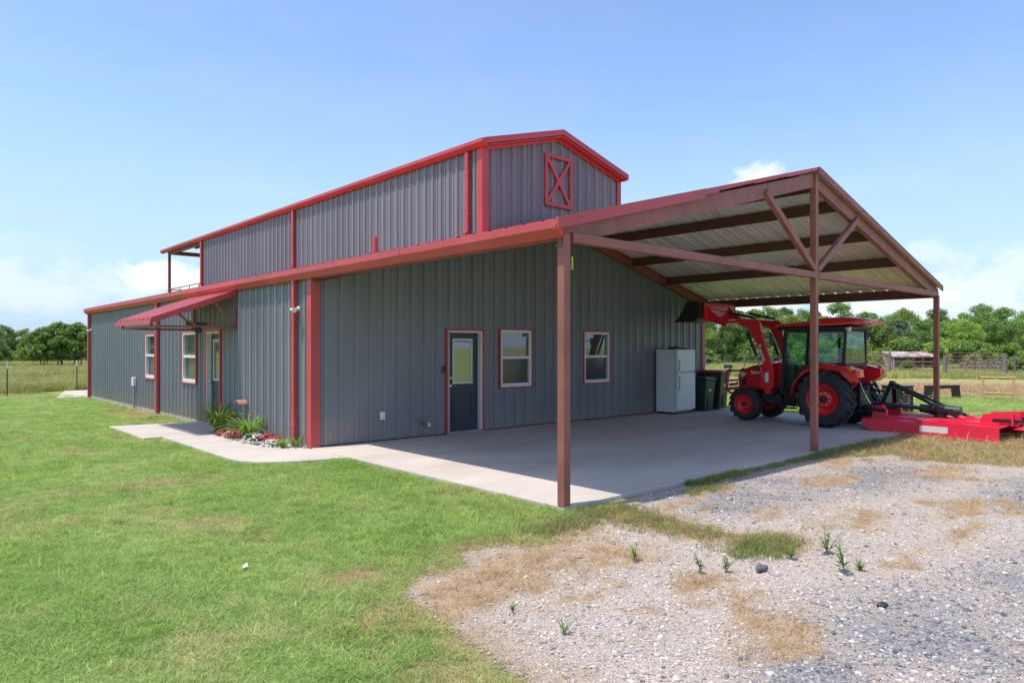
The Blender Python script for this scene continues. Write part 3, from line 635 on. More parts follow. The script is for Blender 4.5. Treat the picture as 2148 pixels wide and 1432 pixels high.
ra.box(AX-.05, AX-.035, AY0-.04, AY1+.04, zaw(AX)-.085, zaw(AX)+.0); ra.prism([(-.04, zaw(-.04)+.05), (-.16, zaw(-.16)+.05), (-.04, zaw(-.04)+.08)], 'Y', AY0-.04, AY1+.04)
ra.build('awning_trim', 'red', barn, parent=aw)
fx = MB().lathe((-.8, AY0-.01, 2.10), 'Y', [(-.05, .03), (-.05, .06), (0, .06), (.02, .03)], 12); fx.lathe((-.8, AY0+.06, 2.10), 'Y', [(-.04, .06), (.0, .06), (.04, .02)], 12)
fx.build('flood_lamp', 'plastic', barn, parent=aw); MB().box(-1.0, -.62, AY0+.02, AY0+.14, 2.20, 2.26).build('black_bird_nest_tray', 'plastic', barn, parent=aw)
# ---- wall fittings
def floodlight(x, y, z):
    b = MB().lathe((x-.042, y, z), 'X', [(0, .04), (-.025, .04), (-.03, .02)], 14).build('floodlight', 'white', barn)
    for dy, dx in ((-.09, -.12), (.08, -.13)):
        c = Vector((x-.06, y, z)); d = Vector((dx, dy, -.05)).normalized()
        MB().tube([c, c+d*.05, c+d*.055, c+d*.12, c+d*.135], [.014, .014, .026, .040, .041], 12).build('lamp_head', 'clear', barn, parent=b, smooth=True)
floodlight(-.03, .36, 2.44); floodlight(-.03, 16.95, 2.38)
MB().box(1.33, 1.43, -.085, -.03, .40, .55).build('outlet_cover', 'white', barn, bev=.01)
fa = MB().tube([(2.30, -.02, .26), (2.30, -.10, .26), (2.33, -.12, .22)], .018, 8); fa.tube([(2.29, -.07, .26), (2.29, -.07, .31)], .012, 8); fa.lathe((2.29, -.07, .31), 'Z', [(0, .03), (.012, .03)], 10)
h = fa.build('hose_bib', mat('brass', (.30, .19, .08), .4, .8), barn); MB().box(2.40, 2.46, -.10, -.035, .19, .27).build('insulation_cover', 'white', barn, parent=h, bev=.01)
db = MB().box(2.79, 2.83, -.06, -.032, 1.23, 1.37).build('doorbell', 'plastic', barn, bev=.006); MB().lathe((2.81, -.061, 1.27), 'Y', [(0, .012), (-.003, .012)], 12).build('button', 'grey', barn, parent=db)
mt = MB().box(-.13, -.036, 11.2, 11.36, .62, .88).build('meter_box', 'white', barn, bev=.02); MB().tube([(-.08, 11.28, .62), (-.08, 11.28, -.05)], .03, 8).build('conduit', 'grey', barn, parent=mt)
cv = MB(); c = [(math.cos(t), math.sin(t)) for t in np.linspace(.2, PI-.2, 9)]
cv.prism([(2.93+.12*a, .58+.10*b) for a, b in c]+[(2.93+.10*a, .58+.08*b) for a, b in c[::-1]], 'X', -.22, -.035); cv.build('hose_hanger', 'terra', barn)
# ridged door vent X on the gable: louvre-style cross-buck frame
xb = MB(); x0, x1, z0, z1 = 5.66, 6.57, 5.0, 6.2
xb.frame('Y', -.075, -.038, x0, x1, z0, z1, .085); X = xb.build('cross_frame', 'red', barn, bev=.004, label='red cross-braced loft frame on the upper gable')
MB().bar((x0+.09, -.055, z0+.1), (x1-.09, -.055, z1-.1), .03, .085).build('cross_bar', 'red', barn, parent=X); MB().bar((x0+.09, -.0545, z1-.1), (x1-.09, -.0545, z0+.1), .034, .085).build('cross_bar', 'red', barn, parent=X)

# ---- rows of hex screws along the wall girts
def screws(name, axis, pos, nsign, u0, u1, zz, opens=(), zmax=None):
    mb = MB(); u = u0+.10
    while u < u1-.05:
        for z in zz:
            if any(o[0]-.06 < u < o[1]+.06 and o[2]-.06 < z < o[3]+.06 for o in opens): continue
            if zmax and z > zmax(u): continue
            a = sorted((pos, pos+nsign*.016)); (mb.box(u-.008, u+.008, *a, z-.008, z+.008) if axis == 'Y' else mb.box(*a, u-.008, u+.008, z-.008, z+.008))
        u += .1525
    o = mb.build(name, 'siding', barn); o['kind'] = 'stuff'
screws('wall_screws', 'X', 0, -1, 0, LY, (.12, 1.05, 1.9, 2.62), [DOOR_S, WINS1, WINS2]); screws('wall_screws', 'Y', 0, -1, 0, WX, (.12, 1.05, 1.9, 2.7, 3.5, 4.2), [DOOR_F, WIN1, WIN2], lambda x: zlow(x)-.2)
screws('wall_screws', 'X', UX0, -1, 0, UY1, (4.25, 5.0, 5.75))

# ------------------------------------------------------------------ tractor (faces +Y, its left side towards the camera)
TX = 10.45
tr = thing('tractor', 'red compact tractor with glass cab and raised front loader under the carport', 'tractor', (TX, -3.7, 0))
def wheel(x_out, s, cy, R, w, rim_r, nlug, name='wheel'):
    """s=-1: outer face looks to -X. rim disc is the part, tyre and bolts its pieces"""
    cx = x_out-s*w/2; sh = lambda a: s*a
    rim = MB().lathe((cx, cy, R), 'X', [(sh(w*.42), rim_r), (sh(w*.40), rim_r*.95), (sh(w*.12), rim_r*.90), (sh(w*.05), rim_r*.62), (sh(w*.16), rim_r*.50), (sh(w*.18), rim_r*.22), (sh(w*.18), .002)], 32, False)
    rim.lathe((cx, cy, R), 'X', [(sh(-w*.42), rim_r), (sh(-w*.1), rim_r*.9), (sh(-w*.1), .05)], 32, False)
    ro = rim.build(name, 'tred', tr, smooth=True)
    t = MB(); hw = w/2; Rb = R-.045*R/.62
    prof = [(-hw*.80, rim_r*.97), (-hw*.98, rim_r*1.12), (-hw, (rim_r+Rb)*.52), (-hw*.92, Rb*.94), (-hw*.6, Rb), (hw*.6, Rb), (hw*.92, Rb*.94), (hw, (rim_r+Rb)*.52), (hw*.98, rim_r*1.12), (hw*.80, rim_r*.97)]
    t.lathe((cx, cy, R), 'X', prof, 48, False)
    for i in range(nlug):
        for sd in (-1, 1):
            a = 2*PI*(i+(.5 if sd > 0 else 0))/nlug; da = 2*PI/nlug*.62; th = 2*PI/nlug*.26
            pts = []
            for (u, aa, rr) in ((.0, a+da, R), (.55, a+da*.45, R), (1.02, a, R*.965)):
                for dt in (-th/2, th/2):
                    pts.append((cx+sd*hw*u, cy-rr*math.sin(aa+dt), R+rr*math.cos(aa+dt))); 
            for (u, aa, rr) in ((.0, a+da, Rb*.985), (.55, a+da*.45, Rb*.985), (1.0, a, Rb*.90)):
                for dt in (-th*.75, th*.75):
                    pts.append((cx+sd*hw*u, cy-rr*math.sin(aa+dt), R+rr*math.cos(aa+dt)))
            t.add(pts, [(0,1,3,2),(2,3,5,4),(6,8,2,0),(8,10,4,2),(1,3,9,7),(3,5,11,9),(0,1,7,6),(4,5,11,10)])
    t.build('tyre', 'rubber', tr, parent=ro)
    hb = MB().lathe((cx, cy, R), 'X', [(sh(w*.1), rim_r*.22), (sh(w*.32), rim_r*.20), (sh(w*.36), rim_r*.12)], 18); hb.build('hub', 'black', tr, parent=ro, smooth=True)
    bo = MB()
    for k in range(8 if R > .5 else 6):
        a = 2*PI*k/(8 if R > .5 else 6)+.3; bo.lathe((cx, cy+rim_r*.38*math.cos(a), R+rim_r*.38*math.sin(a)), 'X', [(sh(w*.14), .013), (sh(w*.24), .013)], 6)
    bo.build('wheel_bolts', 'chrome', tr, parent=ro)
wheel(9.60, -1, -4.62, .62, .38, .345, 17); wheel(11.30, 1, -4.62, .62, .38, .345, 17)
wheel(9.74, -1, -2.68, .405, .27, .235, 15); wheel(11.16, 1, -2.68, .405, .27, .235, 15)
# chassis, engine, axles
c = MB(); c.box(10.22, 10.68, -3.6, -2.35, .42, .80); c.box(10.15, 10.75, -5.05, -3.55, .38, .78); c.box(10.28, 10.62, -2.36, -2.16, .48, .72)
c.box(9.98, 10.92, -2.74, -2.62, .36, .47); c.lathe((9.98, -4.62, .62), 'X', [(0, .11), (.94, .11)], 14); c.box(10.2, 10.7, -5.2, -4.9, .35, .9)
for s in (-1, 1): c.lathe((TX+s*.44, -2.68, .42), 'Z', [(-.1, .07), (.14, .06)], 10)
c.build('chassis', 'black', tr, bev=.015)
e = MB(); e.box(10.02, 10.15, -3.5, -2.95, .42, .66); e.lathe((10.1, -3.25, .72), 'Y', [(-.12, .07), (.2, .07)], 12); e.box(10.05, 10.16, -3.3, -3.05, .68, .80)
e.tube([(10.08, -3.45, .75), (9.98, -3.5, .55), (10.05, -3.55, .4)], .02, 6); e.build('engine', 'plastic', tr, bev=.01)
# hood: lofted cross sections
def loft(secs, name, m, T, parent=None, smooth=True, bev=0, caps=True):
    n = len(secs[0]); mb = MB(); vs = [v for s in secs for v in s]; fs = [(i*n+j, i*n+(j+1) % n, (i+1)*n+(j+1) % n, (i+1)*n+j) for i in range(len(secs)-1) for j in range(n)]
    if caps: fs += [tuple(range(n)), tuple((len(secs)-1)*n+j for j in range(n))]
    mb.add(vs, fs); return mb.build(name, m, T, parent=parent, smooth=smooth, bev=bev)
def hsec(y, hw, z0, z1, sh): return [(TX-hw, y, z0), (TX-hw*1.02, y, (z0+z1)*.5), (TX-hw, y, z1-sh), (TX-hw*.8, y, z1-.02), (TX-hw*.35, y, z1), (TX+hw*.35, y, z1), (TX+hw*.8, y, z1-.02), (TX+hw, y, z1-sh), (TX+hw*1.02, y, (z0+z1)*.5), (TX+hw, y, z0)]
hood = loft([hsec(-2.30, .25, .80, 1.10, .10), hsec(-2.34, .29, .76, 1.17, .10), hsec(-2.45, .315, .73, 1.25, .11), hsec(-2.70, .33, .72, 1.33, .11), hsec(-3.05, .345, .76, 1.39, .10), hsec(-3.52, .355, .82, 1.43, .10)], 'hood', 'tred', tr)
MB().box(TX-.2, TX+.2, -2.298, -2.285, .80, 1.03).build('grille', 'black', tr, parent=hood)
for s in (-1, 1):
    hl = MB().add([(TX+s*.262, -2.288, .98), (TX+s*.262, -2.288, 1.10), (TX+s*.325, -2.42, 1.16), (TX+s*.33, -2.56, 1.12), (TX+s*.327, -2.45, 1.02)], [(0, 1, 2, 3, 4)]); hl.build('headlight', 'clear', tr, parent=hood)
    sg = MB().add([(TX+s*.336, -2.44, 1.0), (TX+s*.340, -2.56, 1.06), (TX+s*.338, -2.53, .84), (TX+s*.328, -2.43, .80)], [(0, 1, 2, 3)]); sg.build('side_vent', 'black', tr, parent=hood)
text('Branson', .105, 'white', tr, (TX-.362, -2.86, 1.155), (0, -1, 0.03), (0, 0, 1), parent=hood, bold=.004)
# brush guard with the maker's name
g = MB()
for s in (-1, 1): g.tube([(TX+s*.33, -2.16, .60), (TX+s*.34, -2.02, .70), (TX+s*.34, -1.99, .95), (TX+s*.33, -2.03, 1.16), (TX+s*.30, -2.12, 1.22)], .028, 8)
g.box(TX-.33, TX+.33, -2.03, -2.0, 1.14, 1.19); g.box(TX-.33, TX+.33, -2.02, -1.99, .90, .955); g.box(TX-.33, TX+.33, -2.03, -2.0, .68, .76); g.box(TX-.33, TX-.3, -2.3, -2.03, 1.16, 1.19); g.box(TX+.3, TX+.33, -2.3, -2.03, 1.16, 1.19)
gd = g.build('brush_guard', 'orange', tr, bev=.004); text('Branson', .13, 'orange', tr, (TX, -2.01, .83), (-1, 0, 0), (0, 0, 1), parent=gd, depth=.01, bold=.006)
# cab
CX0, CX1, CYF, CYR = 9.86, 11.04, -3.58, -5.0
cab = MB()
def pil(p, q, w=.07, d=.07): cab.bar(p, q, w, d, (0, 1, 0))
for s, x in ((-1, CX0), (1, CX1)):
    i = -s*.04
    pil((x, CYF, .70), (x-s*.02, CYF-.10, 2.14)); pil((x, -4.40, 1.30), (x-s*.02, -4.40, 2.14), .06, .06); pil((x-s*.02, CYR+.02, 1.38), (x-s*.06, CYR-.0, 2.14), .055, .055)
    cab.bar((x, CYF, .70), (x, -3.98, .70), .06, .06); cab.bar((x-s*.02, CYF-.1, 2.14), (x-s*.06, CYR, 2.14), .07, .09); cab.bar((x, -4.36, 1.38), (x-s*.02, CYR, 1.38), .05, .06)
    cab.bar((x, -3.97, .70), (x, -4.12, 1.12), .05, .05); cab.bar((x, -4.12, 1.12), (x, -4.42, 1.39), .05, .05)
cab.bar((CX0, CYF-.1, 2.14), (CX1, CYF-.1, 2.14), .07, .09); cab.bar((CX0+.08, CYR, 2.14), (CX1-.08, CYR, 2.14), .06, .08); cab.bar((CX0+.04, CYR, 1.36), (CX1-.04, CYR, 1.36), .06, .06); cab.bar((CX0, CYF, .70), (CX1, CYF, .70), .06, .06)
cab.box(CX0+.03, CX1-.03, -4.95, CYF-.03, .62, .68); cab.box(CX0+.25, CX1-.25, -4.98, -4.55, .68, 1.10)
cb = cab.build('cab', 'plastic', tr, bev=.006)
def gl(name, pts): MB().add(pts, [tuple(range(len(pts)))]).build(name, 'cabglass', tr, parent=cb, recalc=False)
for s, x in ((-1, CX0), (1, CX1)):
    gl('door_glass', [(x, CYF-.03, .74), (x, -3.95, .74), (x, -4.10, 1.13), (x, -4.38, 1.40), (x-s*.02, -4.38, 2.10), (x-s*.02, CYF-.12, 2.10)])
    gl('side_glass', [(x-s*.01, -4.44, 1.42), (x-s*.01, CYR+.06, 1.42), (x-s*.05, CYR+.04, 2.09), (x-s*.02, -4.44, 2.09)])
gl('rear_glass', [(CX0+.06, CYR, 1.4), (CX1-.06, CYR, 1.4), (CX1-.1, CYR, 2.1), (CX0+.1, CYR, 2.1)]); gl('windscreen', [(CX0+.05, CYF-.0, .75), (CX1-.05, CYF-.0, .75), (CX1-.07, CYF-.1, 2.1), (CX0+.07, CYF-.1, 2.1)])
hd = MB().tube([(CX0-.03, -4.30, 1.0), (CX0-.05, -4.31, 1.08), (CX0-.03, -4.32, 1.16)], .012, 6); hd.build('door_handle', 'grey', tr, parent=cb)
def rsec(y, hw, z0, z1): return [(TX-hw, y, z0+.02), (TX-hw*1.0, y, z0+.055), (TX-hw*.85, y, z1-.02), (TX-hw*.4, y, z1), (TX+hw*.4, y, z1), (TX+hw*.85, y, z1-.02), (TX+hw, y, z0+.055), (TX+hw, y, z0+.02), (TX+hw*.8, y, z0), (TX-hw*.8, y, z0)]
rf = loft([rsec(-3.42, .60, 2.20, 2.285), rsec(-3.52, .67, 2.20, 2.31), rsec(-4.2, .70, 2.21, 2.36), rsec(-4.55, .70, 2.21, 2.42), rsec(-4.95, .69, 2.22, 2.425), rsec(-5.25, .66, 2.25, 2.38), rsec(-5.42, .56, 2.28, 2.33)], 'cab_roof', 'tred', tr)
MB().box(CX0-.04, CX1+.04, -5.12, -3.48, 2.145, 2.207).build('roof_liner', 'plastic', tr, parent=rf, bev=.01)
for s in (-1, 1):
    c0 = Vector((TX+s*.60, -5.08, 2.15)); wl = MB().tube([c0+Vector((0, .05, 0)), c0, c0+Vector((s*.01, -.045, -.01))], [.03, .05, .052], 12); wl.build('work_light', 'clear', tr, parent=rf, smooth=True)
    MB().tube([(TX+s*.62, CYF-.05, 1.95), (TX+s*.80, CYF+.12, 1.98), (TX+s*.82, CYF+.13, 2.0)], .012, 6).build('mirror_arm', 'black', tr, parent=cb); MB().box(TX+s*.84-.07, TX+s*.84+.07, CYF+.11, CYF+.14, 1.82, 2.05).build('mirror', 'black', tr, parent=cb, bev=.015)
# seat, wheel, console
st = MB().box(TX-.25, TX+.25, -4.75, -4.30, 1.10, 1.22); st.box(TX-.24, TX+.24, -4.85, -4.72, 1.15, 1.75); st.build('seat', 'seat', tr, bev=.04)
co = MB().prism([(-3.65, .70), (-3.95, .70), (-3.85, 1.25), (-3.68, 1.35)], 'X', TX-.18, TX+.18); co.tube([(TX, -3.85, 1.2), (TX, -3.98, 1.42)], .03, 8); co.box(CX0+.1, CX0+.28, -4.85, -4.3, .7, 1.2)
co.tube([(TX+.19*math.cos(t), -3.99-.19*math.sin(t)*.85, 1.43+.19*math.sin(t)*.5*-1) for t in np.linspace(0, 2*PI, 20)], .015, 6, False); co.build('steering_console', 'seat', tr, bev=.01)
# fenders: arch over the rear tyre
def fender(s):
    x0 = TX+s*.46; x1 = TX+s*.86; P = []
    cur = [(-3.93, .74), (-3.96, .92), (-4.06, 1.10), (-4.22, 1.25), (-4.42, 1.345), (-4.62, 1.375), (-4.85, 1.36), (-5.10, 1.31), (-5.34, 1.25)]
    mb = MB()
    for i, (y, z) in enumerate(cur): P += [(x0, y, z+.03), (x1-s*.06, y, z+.02), (x1, y, z-.035), (x1-s*.005, y, z-.075), (x1-s*.03, y, z-.055), (x0, y, z-.0)]
    n = 6; mb.add(P, [(i*n+j, i*n+(j+1) % n, (i+1)*n+(j+1) % n, (i+1)*n+j) for i in range(len(cur)-1) for j in range(n)]+[tuple(range(n)), tuple((len(cur)-1)*n+j for j in range(n))])
    # rear skirt
    mb.prism([(-5.34, 1.27), (-5.36, 1.12), (-5.22, 1.00), (-5.02, 1.18), (-4.98, 1.30)], 'X', min(x0, x1-s*.05), max(x0, x1-s*.05))
    mb.prism([(-5.02, 1.25), (-5.30, 1.12), (-5.12, .86), (-4.92, .80), (-4.72, 1.1), (-4.7, 1.3)], 'X', min(x0-s*.05, x0+s*.03), max(x0-s*.05, x0+s*.03))
    fo = mb.build('fender', 'tred', tr, smooth=True)
    l = MB().lathe((x1-s*.05, -5.22, 1.295), 'X', [(s*-.06, .055), (s*.055, .055), (s*.07, .03)], 14); l.build('tail_lamp', 'lens', tr, parent=fo, smooth=True)
    MB().box(min(x1-s*.28, x1-s*.14), max(x1-s*.28, x1-s*.14), -5.375, -5.345, 1.14, 1.25).build('reflector', 'lens', tr, parent=fo)
    MB().box(min(x0-s*.02, x0+s*.01), max(x0-s*.02, x0+s*.01), -4.99, -4.0, .75, 1.36).build('inner_fender', 'tred', tr, parent=fo)
fender(-1); fender(1)
# steps
sp = MB(); 
for s in (-1, 1):
    x = TX+s*.62
    sp.box(x-.11, x+.11, -3.93, -3.64, .36, .385); sp.bar((x-s*-.1, -3.64, .36), (x-s*-.1, -3.62, .68), .02, .03); sp.bar((x-s*-.1, -3.93, .36), (x-s*-.1, -3.93, .68), .02, .03); sp.box(x-.1, x+.1, -3.93, -3.64, .52, .54)
sp.build('step', 'black', tr); MB().box(10.0, 10.2, -4.0, -3.55, .40, .66).build('fuel_tank', 'plastic', tr, bev=.03)
# loader
for s in (-1, 1):
    x = TX+s*.52; w = .035; ld = MB()
    ld.prism([(-3.02, .80), (-3.26, .74), (-3.36, .84), (-3.36, 1.20), (-3.28, 1.42), (-3.13, 1.42), (-3.02, 1.22)], 'X', x-w, x+w)
    ld.box(min(TX+s*.28, x), max(TX+s*.28, x), -3.28, -3.12, .66, .82)
    ld.build('loader_mast', 'tred', tr, bev=.006)
for s in (-1, 1):
    x = TX+s*.52; w = .05
    ar = MB().prism([(-3.33, 1.22), (-3.32, 1.35), (-3.10, 1.95), (-3.02, 2.34), (-2.94, 2.42), (-2.75, 2.42), (-1.95, 2.50), (-1.70, 2.60), (-1.66, 2.52), (-1.90, 2.36), (-2.58, 2.29), (-2.75, 2.20), (-2.94, 1.82), (-3.16, 1.22)], 'X', x-w, x+w)
    a = ar.build('loader_arm', 'tred', tr, bev=.008)
    MB().prism([(-1.97, 2.50), (-2.20, 2.36), (-2.12, 2.26), (-1.92, 2.34), (-1.62, 2.44), (-1.52, 2.72), (-1.60, 2.84), (-1.72, 2.68)], 'X', x-w-.02, x-w-.002).build('tip_plate', 'tred', tr, parent=a)
    if s < 0:
        text('Branson', .125, 'white', tr, (x-w-.004, -3.075, 1.62), (0, -.40, -1), (0, -1, .40), parent=a, bold=.005); text('BL 200', .06, 'white', tr, (x-w-.004, -2.30, 2.42), (0, -1, -.03), (0, -.03, 1), parent=a, bold=.002)
        MB().box(x-w-.004, x-w-.001, -2.48, -2.08, 2.325, 2.345).build('stripe', 'paper', tr, parent=a); MB().box(x-.04, x-.036, -3.24, -3.16, .94, 1.16).build('warning_decal', 'paper', tr, parent=a)
    cyl = MB().tube([(x-s*-.02, -2.70, 2.12), (x-s*-.02, -2.93, 1.55)], .036, 10); cyl.build('lift_cylinder', 'black', tr, parent=a, smooth=True)
    MB().tube([(x-s*-.02, -2.92, 1.57), (x-s*-.02, -3.14, .98)], .017, 8).build('cylinder_rod', 'chrome', tr, parent=a, smooth=True)
    MB().tube([(x-s*.0, -2.85, 2.46), (x, -2.15, 2.62)], .030, 10).build('tilt_cylinder', 'black', tr, parent=a, smooth=True); MB().tube([(x, -2.16, 2.62), (x, -1.66, 2.73)], .015, 8).build('cylinder_rod', 'chrome', tr, parent=a)
    hs = MB()
    for k in range(2):
        y = -2.5-k*.22; hs.tube([(x+.03, y+.12, 2.52), (x+.03, y+.05, 2.62), (x+.03, y-.03, 2.63), (x+.03, y-.08, 2.52)], .010, 6)
    hs.tube([(x+.07, -3.2, 1.3), (x+.07, -2.95, 1.9), (x+.07, -2.85, 2.3)], .012, 6); hs.build('hydraulic_hose', 'plastic', tr, parent=a)
MB().box(TX-.48, TX+.48, -2.12, -2.00, 2.36, 2.46).build('loader_cross_tube', 'tred', tr); MB().box(TX-.70, TX+.70, -1.62, -1.585, 2.42, 2.86).build('quick_attach_plate', 'tred', tr)
bu = MB(); bx0, bx1 = TX-.87, TX+.87
prof = [(-1.20, 2.92), (-1.45, 2.92), (-1.55, 2.86), (-1.57, 2.60), (-1.52, 2.46), (-1.40, 2.40), (-.80, 2.40), (-.80, 2.412), (-1.39, 2.415), (-1.505, 2.47), (-1.555, 2.605), (-1.535, 2.85), (-1.445, 2.905), (-1.20, 2.905)]
bu.prism(prof, 'X', bx0, bx1)
sd = [(-1.20, 2.915), (-1.45, 2.915), (-1.545, 2.86), (-1.565, 2.60), (-1.515, 2.465), (-1.40, 2.405), (-.84, 2.405), (-.98, 2.53), (-1.10, 2.70)]
bu.prism(sd, 'X', bx0-.012, bx0); bu.prism(sd, 'X', bx1, bx1+.012)
bu.build('loader_bucket', 'black', tr)
# three-point hitch
hi = MB()
for s in (-1, 1):
    hi.bar((TX+s*.25, -5.1, .45), (TX+s*.38, -5.75, .42), .03, .07); hi.bar((TX+s*.22, -5.1, .95), (TX+s*.26, -5.35, .92), .04, .05); hi.tube([(TX+s*.26, -5.35, .92), (TX+s*.33, -5.48, .45)], .018, 8)
hi.tube([(TX, -5.15, .85), (TX, -5.62, .80)], .025, 8); hi.box(TX-.06, TX+.06, -5.3, -5.15, .36, .5)
hi.build('three_point_hitch', 'black', tr)
hc = MB()
for s in (-1, 1): hc.tube([(TX+s*.30, -5.2, 1.0), (TX+s*.34, -5.34, .72), (TX+s*.30, -5.46, .5)], .012, 6)
hc.build('lift_rod', 'chrome', tr)

# ------------------------------------------------------------------ rotary cutter
mo = thing('rotary_cutter', 'bright red rotary mower deck hitched behind the tractor on dry grass', 'mower', (10.85, -6.6, -.05))
X0, X1 = 9.92, 11.78; ZB = -.03; ZT = .245
side = [(-5.33, ZT-.005), (-5.33, .17), (-5.42, .05), (-5.62, ZB), (-7.80, ZB), (-7.80, ZT), (-7.2, ZT+.012)]
dk = MB(); dk.prism(side, 'X', X0, X0+.012); dk.prism(side, 'X', X1-.012, X1)
dk.box(X0+.0125, X1-.0125, -7.79, -5.34, ZT-.02, ZT-.006); dk.box(X0+.012, X1-.012, -5.345, -5.335, .12, ZT-.02)
deck = dk.build('deck', 'mred', mo)
for (a, b, c0, d0) in ((X0+.0, X0+.05, -7.8, -5.35), (X1-.05, X1-.0, -7.8, -5.35)): MB().box(a, b, c0, d0, ZT+.0135, ZT+.024).build('edge_lip', 'mred', mo, parent=deck)
for i, x in enumerate((X0+.45, X0+.72, X1-.72, X1-.45)): MB().box(x-.035, x+.035, -7.7, -5.5, ZT-.0055, ZT+.045).build('deck_rib', 'mred', mo, parent=deck, bev=.006)
MB().box(X0+.08, X0+.40, -6.75, -6.35, ZT-.005, ZT+.045).build('cover_plate', 'mred', mo, parent=deck, bev=.006); MB().box(X1-.40, X1-.08, -6.75, -6.35, ZT-.005, ZT+.045).build('cover_plate', 'mred', mo, parent=deck, bev=.006)
MB().box(X0+.76, X1-.76, -7.3, -5.7, ZT-.005, ZT+.012).build('clippings', mat('dry_clippings', (.30, .25, .14), .95, 0, .3, 20, .6, 70), mo, parent=deck)
lb = MB().box(X0-.004, X0-.001, -6.95, -6.45, .06, .185); lab = lb.build('label_plate', mat('worn_label', (.72, .68, .66), .6, 0, .05, 60, rust=((.55, .12, .14), 38, .56), stretch=(1, 1, 2)), mo, parent=deck)
gb = MB().lathe((10.85, -6.55, ZT), 'Z', [(-.006, .17), (.05, .17), (.07, .12), (.14, .12), (.16, .14), (.26, .14), (.29, .08), (.31, .05)], 16); gb.lathe((10.85, -6.55, ZT+.2), 'Y', [(-.26, .03), (-.25, .10), (.18, .11), (.22, .06)], 14); gb.build('gearbox', 'black', mo, smooth=True)
MB().lathe((10.85, -6.82, ZT+.2), 'Y', [(-.12, .05), (-.11, .095), (.1, .095), (.1, .06)], 14).build('gearbox_guard', 'box', mo, smooth=True)
MB().tube([(10.85, -6.4, ZT+.2), (10.55, -5.35, .55)], .045, 12).build('drive_shaft', 'black', mo, smooth=True); MB().tube([(10.85, -6.38, ZT+.2), (10.78, -6.18, .47)], [.10, .085], 14).build('shaft_shield', 'plastic', mo, smooth=True)
for s in (-1, 1):
    x = 10.85+s*.42
    MB().prism([(-5.38, ZT-.015), (-5.66, ZT-.015), (-5.66, .42), (-5.58, .52), (-5.42, .50), (-5.36, .38)], 'X', x-.05, x+.05).build('hitch_bracket', 'mred', mo, bev=.01)
    MB().bar((x, -5.52, .45), (10.85+s*.07, -5.62, .98), .02, .09, (0, 1, 0)).build('mast_bar', 'black', mo); 
    MB().bar((10.85+s*.07, -5.64, .95), (10.85+s*.30, -7.02, ZT+.06), .02, .06).build('mast_brace', 'black', mo)
    MB().box(10.85+s*.30-.05, 10.85+s*.30+.05, -7.08, -6.95, ZT-.005, ZT+.10).build('brace_lug', 'mred', mo)
    x = 10.85+s*.30; MB().prism([(-7.32, ZT-.01), (-7.97, ZT-.01), (-7.97, ZT+.25), (-7.38, ZT+.20)], 'X', x-.012, x+.012).build('tailwheel_bracket', 'mred', mo); MB().box(x-.06, x-.0125, -7.90, -7.86, ZT-.01, ZT+.24).build('bracket_gusset', 'mred', mo)
    MB().bar((x+s*.02, -7.55, ZT+.085), (x+s*.02-s*.05, -9.0, ZT+.10), .05, .06).build('tailwheel_arm', 'black', mo)
MB().box(10.85-.06, 10.85+.06, -5.66, -5.57, .86, 1.02).build('top_link_block', 'black', mo)
MB().box(10.65, 11.05, -9.1, -8.95, ZT+.05, ZT+.15).build('tailwheel_yoke', 'black', mo); tw = MB().lathe((10.85, -9.25, .16), 'X', [(-.07, .1), (-.07, .19), (-.04, .21), (.04, .21), (.07, .19), (.07, .1)], 20); tw.build('tailwheel', 'rubber', mo, smooth=True)
MB().bar((10.85, -9.25, .16), (10.85, -9.02, ZT+.1), .2, .03, (1, 0, 0)).build('tailwheel_fork', 'black', mo)
MB().box(X0+1.0, X1-.05, -8.15, -7.81, .13, .15).build('rear_guard', 'mred', mo); MB().box(X0+1.0, X1-.05, -8.16, -8.151, .0, .145).build('rear_band', 'brown', mo)

# ------------------------------------------------------------------ fridge and bins
fr = thing('refrigerator', 'old white top-freezer fridge against the carport wall', 'refrigerator', (10.28, -.40, 0), local=True, rz=math.radians(4))
MB().box(-.46, .46, -.22, .33, .05, 1.70).build('cabinet', 'fridge', fr, bev=.012)
for z0, z1, nm in ((.10, 1.09, 'lower_door'), (1.105, 1.695, 'freezer_door')):
    d = MB().box(-.46, .46, -.32, -.235, z0, z1).build(nm, 'fridge', fr, bev=.015); hz = (z1-.45, z1-.08) if z0 < 1 else (z0+.05, z0+.32)
    hb = MB().box(-.42, -.39, -.36, -.345, *hz); hb.box(-.42, -.39, -.345, -.318, hz[0], hz[0]+.03); hb.box(-.42, -.39, -.345, -.318, hz[1]-.03, hz[1]); hb.build('handle', 'grey', fr, parent=d, bev=.004)
    for hz_ in (z0+.03, z1-.03): MB().box(.40, .465, -.33, -.24, hz_-.012, hz_+.012).build('hinge', 'grey', fr, parent=d)
MB().box(-.44, .44, -.24, .30, .0, .048).build('base_grille', 'plastic', fr)
q = Vector((10.22, -.36, 1.70)); tb = MB()
for k in range(3):
    tb.tube([q+Vector((.16*math.cos(t)+.02*k, .12*math.sin(t), .02+.018*k+.01*math.sin(3*t))) for t in np.linspace(0, 5.6+k*.3, 18)], .016, 6)
tb.tube([q+Vector((.15, 0, .03)), q+Vector((.30, -.12, .022)), q+Vector((.32, -.2, .02))], .016, 6)
tag(tb.build('coiled_strap', 'olive'), 'coil of dark strap lying on top of the white fridge', 'strap')
